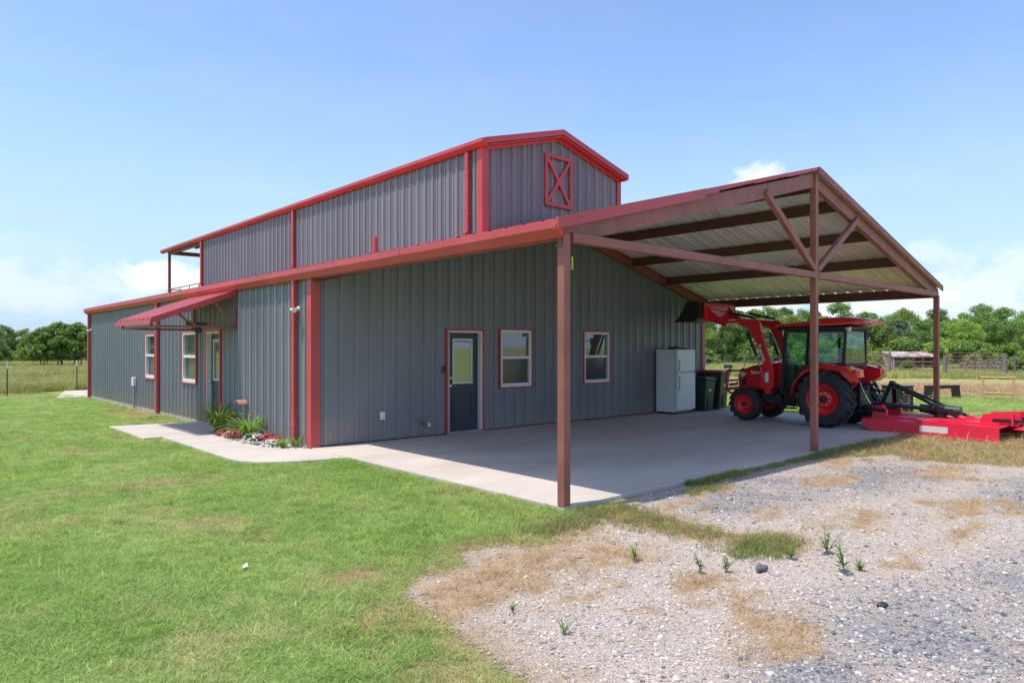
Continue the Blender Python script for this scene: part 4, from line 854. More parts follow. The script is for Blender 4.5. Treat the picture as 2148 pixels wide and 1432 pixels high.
def bin_(loc, rz, label, body, lid, name='wheeled_bin', sc=1.):
    b = thing(name, label, 'trash bin', loc, 'bins beside the fridge', local=True, rz=rz); b.scale = (sc, sc, sc)
    def sec(z, w, d0, d1): return [(-w, -d0, z), (w, -d0, z), (w, d1, z), (-w, d1, z)]
    loft([sec(.03, .22, .22, .20), sec(.55, .255, .26, .28), sec(.93, .28, .30, .35), sec(.955, .30, .32, .37), sec(.985, .30, .32, .37)], 'body', body, b, bev=.02, smooth=False)
    loft([sec(.99, .31, .34, .38), sec(1.02, .31, .34, .38), sec(1.06, .25, .27, .30)], 'lid', lid, b, bev=.012, smooth=False)
    MB().tube([(-.24, .40, .93), (.24, .40, .93)], .018, 8).build('handle', 'plastic', b)
    for s in (-1, 1): MB().lathe((s*.25, .20, .12), 'X', [(-.03, .12), (.03, .12)], 16).build('wheel', 'rubber', b)
    MB().box(-.05, .05, -.275, -.258, .62, .72).build('sticker', 'paper', b)
    MB().box(-.09, .09, -.262, -.235, .10, .42).build('front_recess', 'plastic', b)
bin_((11.40, -.50, 0), 0, 'dark green wheeled trash bin wedged next to the fridge', 'bin', 'bin', sc=.88)
bin_((12.10, -.46, 0), .12, 'tall olive-black wheeled bin with a red lid near the barn corner', 'olive', 'binlid', sc=1.05)

# ------------------------------------------------------------------ yard things
ct = thing('metal_cabinet', 'dark metal cabinet with crank wheel on the lawn behind the mower', 'cabinet', at(1882, 19.6), local=True, rz=math.radians(-32)); ct.scale = (.74, .74, .86)
MB().box(-.36, .36, -.40, .40, .06, .85).build('case', 'box', ct, bev=.012); MB().box(-.40, .40, -.44, .44, .851, .875).build('top', 'black', ct, bev=.006)
MB().frame('Y', -.425, -.402, -.33, .33, .10, .82, .04).build('door_frame', 'black', ct)
wl = MB().tube([(.14*math.cos(t), -.50, .58+.14*math.sin(t)) for t in np.linspace(0, 2*PI, 18)], .014, 6, False); wl.bar((-.14, -.5, .58), (.14, -.5, .58), .02, .02); wl.bar((0, -.5, .44), (0, -.5, .72), .02, .02, (0, 1, 0)); wl.tube([(0, -.5, .58), (0, -.40, .58)], .02, 8); wl.build('crank_wheel', 'dead', ct)
for s in (-1, 1): MB().bar((s*.2, -.42, .12), (-s*.2, -.42, .42), .015, .03).build('brace', 'dead', ct)
for sx in (-.32, .32):
    for sy in (-.36, .36): MB().box(sx-.03, sx+.03, sy-.03, sy+.03, 0, .06).build('foot', 'black', ct)
hp = at(1906, 19.2); hd = thing('ground_stake', 'rusty iron stake with bent top beside the metal cabinet', 'stake', hp); MB().tube([hp-Vector((0, 0, .1)), hp+Vector((0, 0, .62))], .02, 8).build('rod', 'pipe', hd); MB().tube([hp+Vector((-.14, .1, .56)), hp+Vector((-.04, .03, .66)), hp+Vector((.04, -.03, .66)), hp+Vector((.14, -.1, .56))], .025, 8).build('head', 'pipe', hd)
a = at(1940, 24.6); b = at(2012, 24.9); d = (b-a); ln = d.length; ang = math.atan2(d.y, d.x)
sk = thing('skid_plate', 'black steel quick-attach frame standing on dry turf behind the carport post', 'attachment', (a+b)/2, local=True, rz=ang)
h2 = ln/2; MB().bar((-h2, 0, .42), (h2, 0, .42), .06, .12).build('top_bar', 'black', sk)
for s in (-1, 1): MB().prism([(s*h2, .37), (s*(h2-.32), .37), (s*(h2-.28), .0), (s*(h2+.06), .0)], 'Y', -.03, .03).build('side_plate', 'black', sk)
MB().bar((-h2*.6, 0, .03), (h2*.6, 0, .03), .04, .05).build('bottom_bar', 'brown', sk)
a = at(2062, 24.4); b = at(2126, 24.0); d = b-a; ln = d.length
rk = thing('pole_rack', 'peeled pine pole rack with two rails on the dry turf', 'rack', (a+b)/2, local=True, rz=math.atan2(d.y, d.x)); h2 = ln/2
for s in (-1, 1):
    MB().tube([(s*(h2+.03), -.12, -.02), (s*h2, 0, .74)], .038, 8).build('leg', 'pole', rk); MB().tube([(s*(h2+.03), .12, -.02), (s*h2, .02, .60)], .034, 8).build('leg', 'pole', rk)
MB().tube([(-h2-.08, 0, .77), (h2+.08, 0, .77)], .042, 8).build('rail', 'pole', rk); MB().tube([(-h2, -.06, .22), (h2, -.06, .22)], .035, 8).build('rail', 'pole', rk)

# ---- fences
lf = thing('wire_fence', 'green steel T-post wire fence along the meadow left of the barn', 'fence', (-2.17, 20, GZ))
tp = [(-8.0, 14.9), (-2.17, 19.99), (.43, 22.22), (3.6, 25.0)]
for x, y in tp:
    p = MB(); p.box(x-.018, x+.018, y-.004, y+.004, -.3, 1.05); p.box(x-.004, x+.004, y-.02, y+.0, -.3, 1.05); po = p.build('post', 'tpost', lf); MB().box(x-.022, x+.022, y-.024, y+.009, .98, 1.22).build('post_top', 'white', lf, parent=po)
for z in (.35, .7, 1.0):
    w = MB()
    for (p, q) in zip(tp, tp[1:]): w.tube([(p[0], p[1]-.02, z), ((p[0]+q[0])/2, (p[1]+q[1])/2-.02, z-.02), (q[0], q[1]-.02, z)], .0035, 4)
    w.build('wire', 'wire', lf)
rfp = [(1480, 55, .05, 1.0), (1520, 53, .05, 1.0), (1562, 51.5, .05, 1.05), (1640, 49.5, .05, 1.0), (1730, 47.5, .05, 1.05), (1866, 45.2, .07, 1.45), (1982, 44, .12, 1.25), (2108, 43, .14, 1.4), (2128, 43, .07, 1.2), (2240, 42, .08, 1.3)]
pf = thing('pasture_fence', 'weathered wood post and wire mesh fence in front of the corral', 'fence', at(1866, 45.2))
prev = None; wires = [MB() for _ in range(5)]
for px, dp, w, hgt in rfp:
    p = at(px, dp); MB().tube([(p.x, p.y, -.3), (p.x+.02, p.y, hgt*.5), (p.x, p.y, hgt)], [w, w*.95, w*.9], 8).build('post', 'post', pf)
    if prev is not None:
        for k, wm in enumerate(wires): wm.tube([(prev.x, prev.y, .15+.23*k), (p.x, p.y, .15+.23*k)], .006, 4)
    prev = p
for wm in wires: wm.build('wire', 'wire', pf)
def pipe_panel(xa, xb, dp, label, n=6, h=1.35, dip=0.):
    A = at(xa, dp); B = at(xb, dp+dip); t = thing('corral_panel', label, 'corral panel', A, 'rusty pipe panels of the corral')
    for k in range(n):
        z = .2+(h-.2)*k/(n-1); MB().tube([(A.x, A.y, z), (B.x, B.y, z)], .028, 6).build('rail', 'pipe', t)
    m = max(2, int((B-A).length/1.3)+1)
    for k in range(m):
        p = A.lerp(B, k/(m-1)); MB().tube([(p.x, p.y, -.1), (p.x, p.y, h+.02)], .032, 6).build('upright', 'pipe', t)
pipe_panel(1806, 1868, 50, 'rusty pipe corral panel left of the rusty-roofed shed'); pipe_panel(1872, 1960, 49, 'rusty pipe corral panel in front of the rusty-roofed shed', 4, 1.1)
pipe_panel(1986, 2104, 46.5, 'rusty pipe gate between the two thick wooden posts', 6, 1.4); pipe_panel(1740, 1800, 52, 'rusty pipe corral panel seen behind the tractor cab')
# low shed
A = at(1873, 55); B = at(1962, 55); ux = (B-A).normalized(); uy = Vector((-ux.y, ux.x, 0)); ang = math.atan2(ux.y, ux.x); wd = (B-A).length
sh = thing('livestock_shed', 'low open shed with a rusty corrugated roof inside the corral', 'shed', (A+B)/2, local=True, rz=ang); h2 = wd/2
for i in range(8):
    a0 = -h2-.1+i*(wd+.2)/8; pts, hh = ribs(a0, a0+(wd+.2)/8); mb = MB()
    for (p, hp_), (q, hq) in zip(pts, pts[1:]): mb.add([(p, -.35, 1.08+hp_), (q, -.35, 1.08+hq), (q, 1.6, 1.5+hq), (p, 1.6, 1.5+hp_)], [(0, 1, 2, 3)])
    mb.build('roof_sheet', 'shedroof', sh, recalc=False)
for s in (-1, 1):
    MB().prism([(-.2, 0), (1.5, 0), (1.5, 1.46), (-.2, 1.1)], 'X', s*h2-.02, s*h2+.02).build('end_wall', 'shedroof', sh); MB().box(s*h2*.33-.05, s*h2*.33+.05, -.25, -.15, 0, 1.08).build('post', 'post', sh)
MB().box(-h2+.021, h2-.021, 1.45, 1.49, 0, 1.44).build('back_wall', 'shedroof', sh)
MB().box(-h2, h2, -.22, -.18, .62, .72).build('rail', 'post', sh)
# brush pile
bp = MB(); c0 = at(2070, 50)
for k in range(220):
    p = c0+Vector((random.gauss(0, 1.5), random.gauss(0, .9), 0)); d = Vector((random.uniform(-1, 1), random.uniform(-1, 1), random.uniform(.0, .7))).normalized()*random.uniform(.5, 1.5)
    p.z = random.uniform(-.02, .45); bp.tube([p, p+d*.5+Vector((0, 0, random.uniform(-.05, .05))), p+d], [.03, .022, .01], 4)
tag(bp.build('brush_pile', 'dead', recalc=False), 'pile of pale dead branches behind the pipe gate', 'brush pile', kind='stuff')
tr_ = at(2022, 44.5); MB_ = MB().lathe((tr_.x, tr_.y, -.05), 'Z', [(0, .55), (.16, .62), (.16, .55), (.10, .5)], 20); tag(MB_.build('feed_trough', 'black'), 'flat black rubber trough in the tall grass by the gate', 'trough')
fb = at(1527, 46); q = MB().box(fb.x-.35, fb.x+.35, fb.y-.12, fb.y+.12, .42, .62); q.bar((fb.x-.3, fb.y, -.1), (fb.x-.3, fb.y, .44), .04, .04); q.bar((fb.x+.3, fb.y, -.1), (fb.x+.3, fb.y, .44), .04, .04); tag(q.build('mineral_feeder', 'plastic'), 'small black feeder standing in the pasture beyond the bins', 'feeder')
# splash hose by the back corner
tag(MB().tube([(-.12, 17.1, -.03), (-.35, 16.8, -.045), (-.75, 16.3, -.045), (-1.0, 15.9, -.045)], .02, 6).build('drain_hose', mat('pale_hose', (.45, .58, .42), .5)), 'pale green drain hose at the foot of the far corner downspout', 'hose')

# ------------------------------------------------------------------ scattered ground cover (instances)
def blade_tuft(seed, n, h, spread, w, lean=.5):
    r = random.Random(seed); vs = []; fs = []
    for k in range(n):
        a = r.uniform(0, 2*PI); rad = spread*math.sqrt(r.random()); bx, by = rad*math.cos(a), rad*math.sin(a)
        t = r.uniform(0, 2*PI); hh = h*r.uniform(.55, 1.1); ln = hh*r.uniform(.1, lean)*1.6; f = r.uniform(0, 2*PI)
        dx, dy = math.cos(t), math.sin(t); sx, sy = math.cos(f)*w/2, math.sin(f)*w/2; o = len(vs)
        vs += [(bx-sx, by-sy, 0), (bx+sx, by+sy, 0), (bx+dx*ln*.35+sx*.8, by+dy*ln*.35+sy*.8, hh*.6), (bx+dx*ln*.35-sx*.8, by+dy*ln*.35-sy*.8, hh*.6), (bx+dx*ln, by+dy*ln, hh)]
        fs += [(o, o+1, o+2, o+3), (o+3, o+2, o+4)]
    me = bpy.data.meshes.new('tuft'); me.from_pydata(vs, [], fs); return me
def stone_mesh(seed):
    r = random.Random(seed); bm = bmesh.new(); bmesh.ops.create_icosphere(bm, subdivisions=1, radius=.5)
    sx, sy, sz = r.uniform(.8, 1.2), r.uniform(.7, 1.0), r.uniform(.45, .75)
    for v in bm.verts: v.co = Vector((v.co.x*sx, v.co.y*sy, v.co.z*sz))*r.uniform(.78, 1.15)
    me = bpy.data.meshes.new('stone'); bm.to_mesh(me); bm.free(); return me
def scatter(name, pts, scale, variants, m, label, cat, tilt=0.):
    n = len(pts); me = bpy.data.meshes.new(name); me.vertices.add(n); me.vertices.foreach_set('co', np.asarray(pts, np.float32).ravel())
    for an, ty, v in (('sc', 'FLOAT', np.asarray(scale, np.float32)), ('rz', 'FLOAT', rng.uniform(0, 6.283, n).astype(np.float32)), ('tx', 'FLOAT', rng.uniform(-tilt, tilt, n).astype(np.float32)), ('ix', 'INT', rng.integers(0, len(variants), n).astype(np.int32))):
        a = me.attributes.new(an, ty, 'POINT'); a.data.foreach_set('value', v)
    col = bpy.data.collections.new(name+'_pieces')
    for k, vm in enumerate(variants):
        vm.materials.append(m); col.objects.link(bpy.data.objects.new('%s_piece_%02d' % (name, k), vm))
    o = link(name, me); nt = bpy.data.node_groups.new(name, 'GeometryNodeTree')
    nt.interface.new_socket('Geometry', in_out='INPUT', socket_type='NodeSocketGeometry'); nt.interface.new_socket('Geometry', in_out='OUTPUT', socket_type='NodeSocketGeometry')
    N = nt.nodes; L = nt.links; gi = N.new('NodeGroupInput'); go = N.new('NodeGroupOutput'); ip = N.new('GeometryNodeInstanceOnPoints'); ci = N.new('GeometryNodeCollectionInfo')
    ci.inputs['Collection'].default_value = col; ci.inputs['Separate Children'].default_value = True; ci.inputs['Reset Children'].default_value = True
    def na(a, ty):
        q = N.new('GeometryNodeInputNamedAttribute'); q.data_type = ty; q.inputs['Name'].default_value = a; return q.outputs['Attribute']
    cx = N.new('ShaderNodeCombineXYZ'); L.new(na('tx', 'FLOAT'), cx.inputs[0]); L.new(na('rz', 'FLOAT'), cx.inputs[2]); er = N.new('FunctionNodeEulerToRotation'); L.new(cx.outputs[0], er.inputs[0])
    L.new(gi.outputs[0], ip.inputs['Points']); L.new(ci.outputs[0], ip.inputs['Instance']); ip.inputs['Pick Instance'].default_value = True
    L.new(na('ix', 'INT'), ip.inputs['Instance Index']); L.new(er.outputs[0], ip.inputs['Rotation']); L.new(na('sc', 'FLOAT'), ip.inputs['Scale']); L.new(ip.outputs[0], go.inputs[0])
    md = o.modifiers.new('scatter', 'NODES'); md.node_group = nt
    return tag(o, label, cat, kind='stuff')
WALK = [(-.0, 5.95), (-1.81, 6.3), (-1.81, 3.5), (-1.47, 3.5)]+arc+[(.0, -1.3)]
def blocked(x, y, pad=.0):
    b = (x > -.035-pad) & (x < 12.47+pad) & (y > -6.1-pad) & (y < 0); b |= (x > -.03) & (x < WX+.03) & (y >= 0) & (y < 17.7); b |= inpoly(x, y, WALK); b |= inpoly(x, y, bed)
    b |= (x > -1.05) & (x < 12.3) & (y > 17.68) & (y < 22.3) & (y > 17.68+(-x)*4.6*(x < 0)); return b
def fan(n, r0, r1, k, a0=-.75, a1=.75):
    # density falls with distance from the viewpoint
    u = rng.random(n); L0 = math.log(k*k+r0*r0); L1 = math.log(k*k+r1*r1); r = np.sqrt(np.exp(L0+u*(L1-L0))-k*k); t = YAW+rng.uniform(a0, a1, n)
    return CAM.x+r*np.sin(t), CAM.y+r*np.cos(t), r
def zs(x, y): return zg(x, y)-.004
# lawn
gmA = mat('lawn_blade', (.29, .46, .10), .6, 0, .0, .7, col2=(.49, .58, .20), rand=.35, transl=.42, spec=.2, rust=((.56, .56, .24), .8, .52))
x, y, r = fan(210000, 2.3, 34, 6.0)
k = ~blocked(x, y, .0) & ~(gravel_field(x, y) > .35) & (meadow_mask(x, y) < .5) & (rng.random(len(x)) > dry_mask(x, y)*.85)
x, y, r = x[k], y[k], r[k]
sc = rng.uniform(.7, 1.25, len(x))*(1+r/30)*(.72+.55*fbm(x, y, .7, 51))
near_edge = inpoly(x+.0, y, [(-.4, -1.3), (-.03, -1.3), (-.03, -6.6), (-.4, -6.6)])
sc = np.where(near_edge, sc*1.25, sc)
scatter('lawn_grass', np.stack([x, y, zs(x, y)], 1), sc, [blade_tuft(i, 20, .028, .060, .0036, 1.7) for i in range(6)], gmA, 'short mown green lawn grass', 'grass', .25)
gmC = mat('lawn_clump', (.27, .42, .08), .6, 0, .0, 1.5, col2=(.52, .58, .15), rand=.35, transl=.4, spec=.2)
x, y, r = fan(9000, 2.3, 24, 6.0); k = ~blocked(x, y, .02) & ~(gravel_field(x, y) > .2) & (meadow_mask(x, y) < .5) & (fbm(x, y, 1.1, 81) > .5); x, y, r = x[k], y[k], r[k]
scatter('lawn_clumps', np.stack([x, y, zs(x, y)], 1), rng.uniform(.6, 1.3, len(x))*(1+r/30), [blade_tuft(80+i, 18, .055, .05, .005, 1.2) for i in range(5)], gmC, 'longer tufts and clover clumps standing out of the lawn', 'grass', .3)
# straw coloured tufts
gmB = mat('dry_blade', (.46, .30, .16), .7, 0, .0, 1.5, col2=(.60, .45, .25), rand=.25, transl=.25, spec=.2)
x, y, r = fan(120000, 2.3, 40, 7.0)
p = np.maximum(dry_mask(x, y)*(meadow_mask(x, y) < .5), np.maximum(straw_mask(x, y), rim_mask(x, y)*.35*fbm(x, y, 2.5, 91))*.9*(gravel_field(x, y) > .3)); k = ~blocked(x, y) & (rng.random(len(x)) < p*.9)
x, y, r = x[k], y[k], r[k]
scatter('dry_grass', np.stack([x, y, zs(x, y)+.012*(gravel_field(x, y) > .5)], 1), rng.uniform(.6, 1.2, len(x))*(1+r/26)*np.where(x > 6, 1.35, .75), [blade_tuft(20+i, 13, .038, .07, .0036, 2.4) for i in range(5)], gmB, 'straw coloured dry grass along the gravel and worn ground', 'grass', .5)
# greener weeds in the strip from the corner post, and along the slab front
gmW = mat('weed_blade', (.19, .26, .06), .6, 0, .0, 2., col2=(.38, .35, .13), rand=.25, transl=.3, spec=.2)
px = []; 
for (cx, cy, a, b, n) in [(.25, -6.42, .45, .22, 260), (.3, -6.9, .35, .35, 170), (.25, -7.5, .28, .4, 120), (.33, -8.25, .40, .25, 330), (-.55, -6.55, .5, .2, 260), (2.1, -6.5, .45, .13, 90), (6.0, -6.22, .9, .10, 220), (4.3, -6.2, 1.4, .07, 150), (7.6, -6.6, 1.2, .45, 260)]:
    px.append(np.stack([cx+rng.normal(0, a*.55, n), cy+rng.normal(0, b*.55, n)], 1))
px = np.concatenate(px); x, y = px[:, 0], px[:, 1]; k = ~blocked(x, y, .01); x, y = x[k], y[k]
scatter('weedy_grass', np.stack([x, y, zs(x, y)+.01], 1), rng.uniform(.6, 1.3, len(x)), [blade_tuft(40+i, 12, .062, .06, .0045, 1.4) for i in range(5)], gmW, 'weedy green grass growing through the gravel edge', 'grass', .4)
# meadow
gmM = mat('meadow_blade', (.30, .35, .085), .6, 0, .0, .25, col2=(.54, .48, .19), rand=.3, transl=.3, spec=.2)
xa, ya, ra = fan(30000, 24, 95, 30, -.72, -.38); xb, yb, rb = fan(26000, 30, 75, 30, .2, .72)
x = np.concatenate([xa, xb]); y = np.concatenate([ya, yb]); r = np.concatenate([ra, rb]); k = ~blocked(x, y) & (rng.random(len(x)) < meadow_mask(x, y)); x, y, r = x[k], y[k], r[k]
scatter('meadow_grass', np.stack([x, y, zs(x, y)], 1), rng.uniform(.5, 1.2, len(x))*(.6+.7*fbm(x, y, .15, 61)), [blade_tuft(60+i, 16, .42, .22, .022, .8) for i in range(6)], gmM, 'rough knee-high meadow grass beyond the fences', 'grass', .2)
# stones
def stone_material(cols, name):
    m, N, L, b = nodes_mat(name); oi = N.new('ShaderNodeObjectInfo'); cr = N.new('ShaderNodeValToRGB'); L.new(oi.outputs['Random'], cr.inputs[0]); e = cr.color_ramp; e.interpolation = 'CONSTANT'
    e.elements[0].color = (*cols[0], 1); e.elements[1].position = .95; e.elements[1].color = (*cols[1], 1)
    for i, c in enumerate(cols[2:]):
        q = e.elements.new((i+1)/10); q.color = (*c, 1)
    L.new(cr.outputs[0], b.inputs['Base Color']); b.inputs['Roughness'].default_value = .9; b.inputs['Specular IOR Level'].default_value = .2; return m
x, y, r = fan(140000, 2.3, 16, 4.5, -.5, .8); k = (gravel_field(x, y) > .45) & ~blocked(x, y) & (rng.random(len(x)) > np.maximum(straw_mask(x, y), rim_mask(x, y)*.75)*.95); x, y = x[k], y[k]
sc = rng.lognormal(-4.25, .45, len(x)); sc = np.clip(sc, .007, .045)
zst = zg(x, y)+.006+sc*.10; grey = rng.random(len(x)) < cool_mask(x, y)*1.1
WARM = [(.54, .455, .375), (.60, .53, .45), (.42, .345, .28), (.48, .38, .305), (.30, .265, .235), (.57, .48, .395), (.45, .385, .33), (.64, .575, .50), (.53, .43, .35), (.38, .33, .29)]
COOL = [(.30, .285, .28), (.42, .40, .38), (.20, .19, .19), (.34, .32, .31), (.14, .135, .135), (.38, .36, .35), (.26, .25, .25), (.55, .52, .49), (.31, .29, .28), (.22, .21, .21)]
P3 = np.stack([x, y, zst], 1)
scatter('gravel_stones', P3[~grey], sc[~grey], [stone_mesh(i) for i in range(8)], stone_material(WARM, 'pale_chip'), 'loose pale crushed stones on the gravel drive', 'gravel', .5)
scatter('grey_gravel_stones', P3[grey], sc[grey]*1.1, [stone_mesh(20+i) for i in range(8)], stone_material(COOL, 'grey_chip'), 'darker grey crushed stones lying in patches on the drive', 'gravel', .5)
x = rng.uniform(-.57, -.03, 1500); y = rng.uniform(.1, 3.7, 1500); k = inpoly(x, y, bed); x, y = x[k], y[k]; sc = rng.uniform(.02, .045, len(x))
scatter('bed_pebbles', np.stack([x, y, np.full(len(x), -.025)], 1), sc, [stone_mesh(50+i) for i in range(4)], mat('white_pebble', (.62, .59, .55), .8, 0, .1, rand=.25), 'white pebbles covering the flower bed', 'pebbles', .5)

# short dark grass in the shade strip along the slab front
x = rng.uniform(2.2, 10.5, 900); y = -6.13-np.abs(rng.normal(0, .10, 900)); k = fbm(x, y, 1.2, 95) > .42; x, y = x[k], y[k]
scatter('slab_edge_grass', np.stack([x, y, zs(x, y)+.01], 1), rng.uniform(.6, 1.5, len(x)), [blade_tuft(100+i, 11, .07, .05, .005, 1.0) for i in range(4)], gmW, 'ragged grass along the front edge of the carport slab', 'grass', .4)

# ------------------------------------------------------------------ flower bed plants
def strap_plant(name, loc, n, L_, label, seed, m='lily', w=.028, blooms=0, up=.9):
    r = random.Random(seed); t = thing(name, label, 'plant', loc); P = Vector(loc); mb = MB()
    for k in range(n):
        a = r.uniform(0, 2*PI); ln = L_*r.uniform(.6, 1.1); d = Vector((math.cos(a), math.sin(a), 0)); sd = Vector((-d.y, d.x, 0)); b = P+d*r.uniform(0, .07); arch = r.uniform(.5, 1.15); pts = []
        for i in range(7):
            s = i/6; th = (PI/2)*up*1.0-arch*1.6*s*s
            pts.append((b+d*(ln*s*math.cos((PI/2)*up-arch*s)) + Vector((0, 0, ln*s*math.sin(max(-.6, (PI/2)*up-arch*1.05*s)))), w*(.55+.45*math.sin(PI*min(1, s*.9+.15)))*(1-s**3)+.001))
        vs = []; 
        for q, ww in pts: vs += [q-sd*ww/2, q+Vector((0, 0, -ww*.15)), q+sd*ww/2]
        mb.add(vs, [f for i in range(6) for f in ((3*i, 3*i+1, 3*i+4, 3*i+3), (3*i+1, 3*i+2, 3*i+5, 3*i+4))])
    mb.build('leaves', m, t, recalc=False)
    for k in range(blooms):
        a = r.uniform(0, 2*PI); top = P+Vector((.22*math.cos(a)*r.random()*L_*2, .22*math.sin(a)*r.random()*L_*2, L_*r.uniform(.55, .78))); st = MB().tube([P, P.lerp(top, .5)+Vector((0, 0, .05)), top], .004, 5); s_ = st.build('flower_stem', m, t)
        fl = MB()
        for j in range(6):
            b = 2*PI*j/6; d = Vector((math.cos(b), math.sin(b), .35)).normalized(); s2 = Vector((-d.y, d.x, 0)); fl.add([top-s2*.004, top+s2*.004, top+d*.018+s2*.009, top+d*.034, top+d*.018-s2*.009], [(0, 1, 2, 3, 4)])
        fl.build('bloom', 'petal_pink', t, parent=s_, recalc=False)
    return t
strap_plant('daylily', (-.38, 3.50, -.03), 125, .98, 'large daylily clump with pink buds beside the side door', 1, blooms=5)
strap_plant('daylily', (-.32, 2.05, -.03), 90, .74, 'smaller daylily clump in the middle of the flower bed', 2, blooms=8)
strap_plant('leafy_plant', (-.30, .50, -.03), 34, .30, 'small green strap-leaved plant at the near end of the bed', 3)
strap_plant('iris', (-.12, .40, -.03), 10, .42, 'thin upright iris leaves in front of the front downspout', 4, up=1.0, w=.03)
def flower_mound(loc, rad, m, label, seed, n=150):
    r = random.Random(seed); t = thing('flower_mound', label, 'flowers', loc, 'low flower mounds in the side bed'); P = Vector(loc); lf = MB(); fl = MB()
    for k in range(n*2):
        a = r.uniform(0, 2*PI); e = math.asin(r.random()); d = Vector((math.cos(a)*math.cos(e), math.sin(a)*math.cos(e), math.sin(e)*.75)); c = P+d*rad*r.uniform(.55, .95); n_ = (d+Vector((r.gauss(0, .4), r.gauss(0, .4), r.gauss(0, .4)))).normalized(); u = n_.orthogonal().normalized(); v = n_.cross(u); s = r.uniform(.016, .026)
        lf.add([c-u*s, c-v*s*.6, c+u*s, c+v*s*.6], [(0, 1, 2, 3)])
        if k < n:
            c = P+d*rad*r.uniform(.92, 1.08); n_ = (d+Vector((0, 0, .5))).normalized(); u = n_.orthogonal().normalized(); v = n_.cross(u); s = r.uniform(.014, .022)
            pts = [c+(u*math.cos(2*PI*j/6)+v*math.sin(2*PI*j/6))*s+n_*.004 for j in range(6)]; fl.add([c-n_*.004]+pts, [(0, 1+j, 1+(j+1) % 6) for j in range(6)])
    lf.build('foliage', 'leafB', t, recalc=False)['kind'] = 'stuff'; fl.build('blooms', m, t, recalc=False)['kind'] = 'stuff'
for loc, rad, m, l, sd in [((-.42, 2.98, -.03), .19, 'petal_red', 'red flower mound beside the large daylily', 1), ((-.40, 2.70, -.03), .16, 'petal_white', 'white flower mound between two red ones', 2), ((-.44, 2.42, -.03), .19, 'petal_red', 'red flower mound left of the smaller daylily', 3),
                        ((-.42, 1.52, -.03), .24, 'petal_white', 'largest white flower mound right of the smaller daylily', 4), ((-.22, 1.42, -.03), .23, 'petal_red', 'red flower mound behind the largest white one', 5), ((-.20, 1.02, -.03), .17, 'petal_red', 'small red flower mound near the front downspout', 6), ((-.40, .80, -.03), .18, 'petal_white', 'white flower mound beside the clay dish', 7)]: flower_mound(loc, rad, m, l, sd)
dish = MB().lathe((-.47, 1.15, -.03), 'Z', [(0, .07), (.02, .10), (.05, .125), (.05, .115), (.02, .09)], 20); tag(dish.build('clay_dish', 'grey', smooth=True), 'shallow grey dish among the flower mounds', 'dish')
bk = MB().lathe((-.18, 3.72, -.03), 'Z', [(0, .05), (.02, .06), (.30, .075), (.31, .08), (.33, .08)], 16); tag(bk.build('watering_can', mat('blue_grey_can', (.30, .38, .44), .4)), 'pale blue-grey canister behind the large daylily', 'canister')

# ------------------------------------------------------------------ small things on the gravel and lawn
def weed(loc, h, n, label, seed, m='leafB'):
    r = random.Random(seed); P = Vector(loc); t = thing('weed', label, 'weed', loc, 'weeds growing in the gravel'); st = MB(); lf = MB()
    for k in range(n):
        tip = P+Vector((r.gauss(0, .25)*h, r.gauss(0, .25)*h, h*r.uniform(.6, 1))); st.tube([P, P.lerp(tip, .5)+Vector((0, 0, .01)), tip], [.004, .003, .002], 5)
        for j in range(20):
            s = .15+.85*j/19; c = P.lerp(tip, s); a = r.uniform(0, 2*PI); d = Vector((math.cos(a), math.sin(a), .35)).normalized(); sd = Vector((-d.y, d.x, 0)); l = h*.26*(1.2-s*.6); lf.add([c, c+d*l*.5+sd*l*.13, c+d*l, c+d*l*.5-sd*l*.13], [(0, 1, 2, 3)])
    st.build('stems', m, t); lf.build('leaves', m, t, recalc=False)
for loc, h, n, l, sd, m in [((-2.41, -7.89, -.045), .07, 4, 'small bright green sprout alone on the pale gravel', 1, 'lily'), ((-2.40, -8.36, -.045), .09, 4, 'small green sprout nearest the camera on pale gravel', 2, 'lily'),
    ((-.72, -8.26, -.045), .17, 3, 'spindly weed left of the dark rock', 3, 'leafA'), ((-.55, -8.38, -.045), .16, 4, 'leaning weed right beside the dark rock', 4, 'leafD'), ((-.85, -7.7, -.045), .20, 3, 'thin tall weed near the straw strip', 9, 'leafA'),
    ((.15, -8.58, -.045), .15, 4, 'green weed at the edge of the grassy patch', 5, 'leafA'), ((.54, -8.71, -.045), .24, 5, 'bushy weed right of the grassy patch', 6, 'leafB'), ((.12, -9.03, -.045), .30, 3, 'tallest upright weed right of the grassy patch', 7, 'leafB'), ((.25, -9.10, -.045), .10, 8, 'low round green weed beside the tallest one', 8, 'lily')]: weed(loc, h, n, l, sd, m)
def rock(loc, s, label, m='rock', seed=3):
    r = random.Random(seed); bm = bmesh.new(); bmesh.ops.create_icosphere(bm, subdivisions=3, radius=1)
    for v in bm.verts:
        k = 1+.25*math.sin(v.co.x*3+seed)*math.cos(v.co.y*4)+r.uniform(-.06, .06); v.co = Vector((v.co.x*s[0]*k, v.co.y*s[1]*k, max(v.co.z, -.5)*s[2]*k))+Vector(loc)
    me = bpy.data.meshes.new('rock'); bm.to_mesh(me); bm.free(); me.materials.append(M[m]); tag(link('rock', me, smooth='all'), label, 'rock')
rock((-.35, -8.57, -.02), (.055, .042, .035), 'fist-sized dark speckled rock on the pale gravel'); rock((-.44, -9.52, -.035), (.045, .035, .018), 'flat black rock in the grey gravel', 'black', 8)
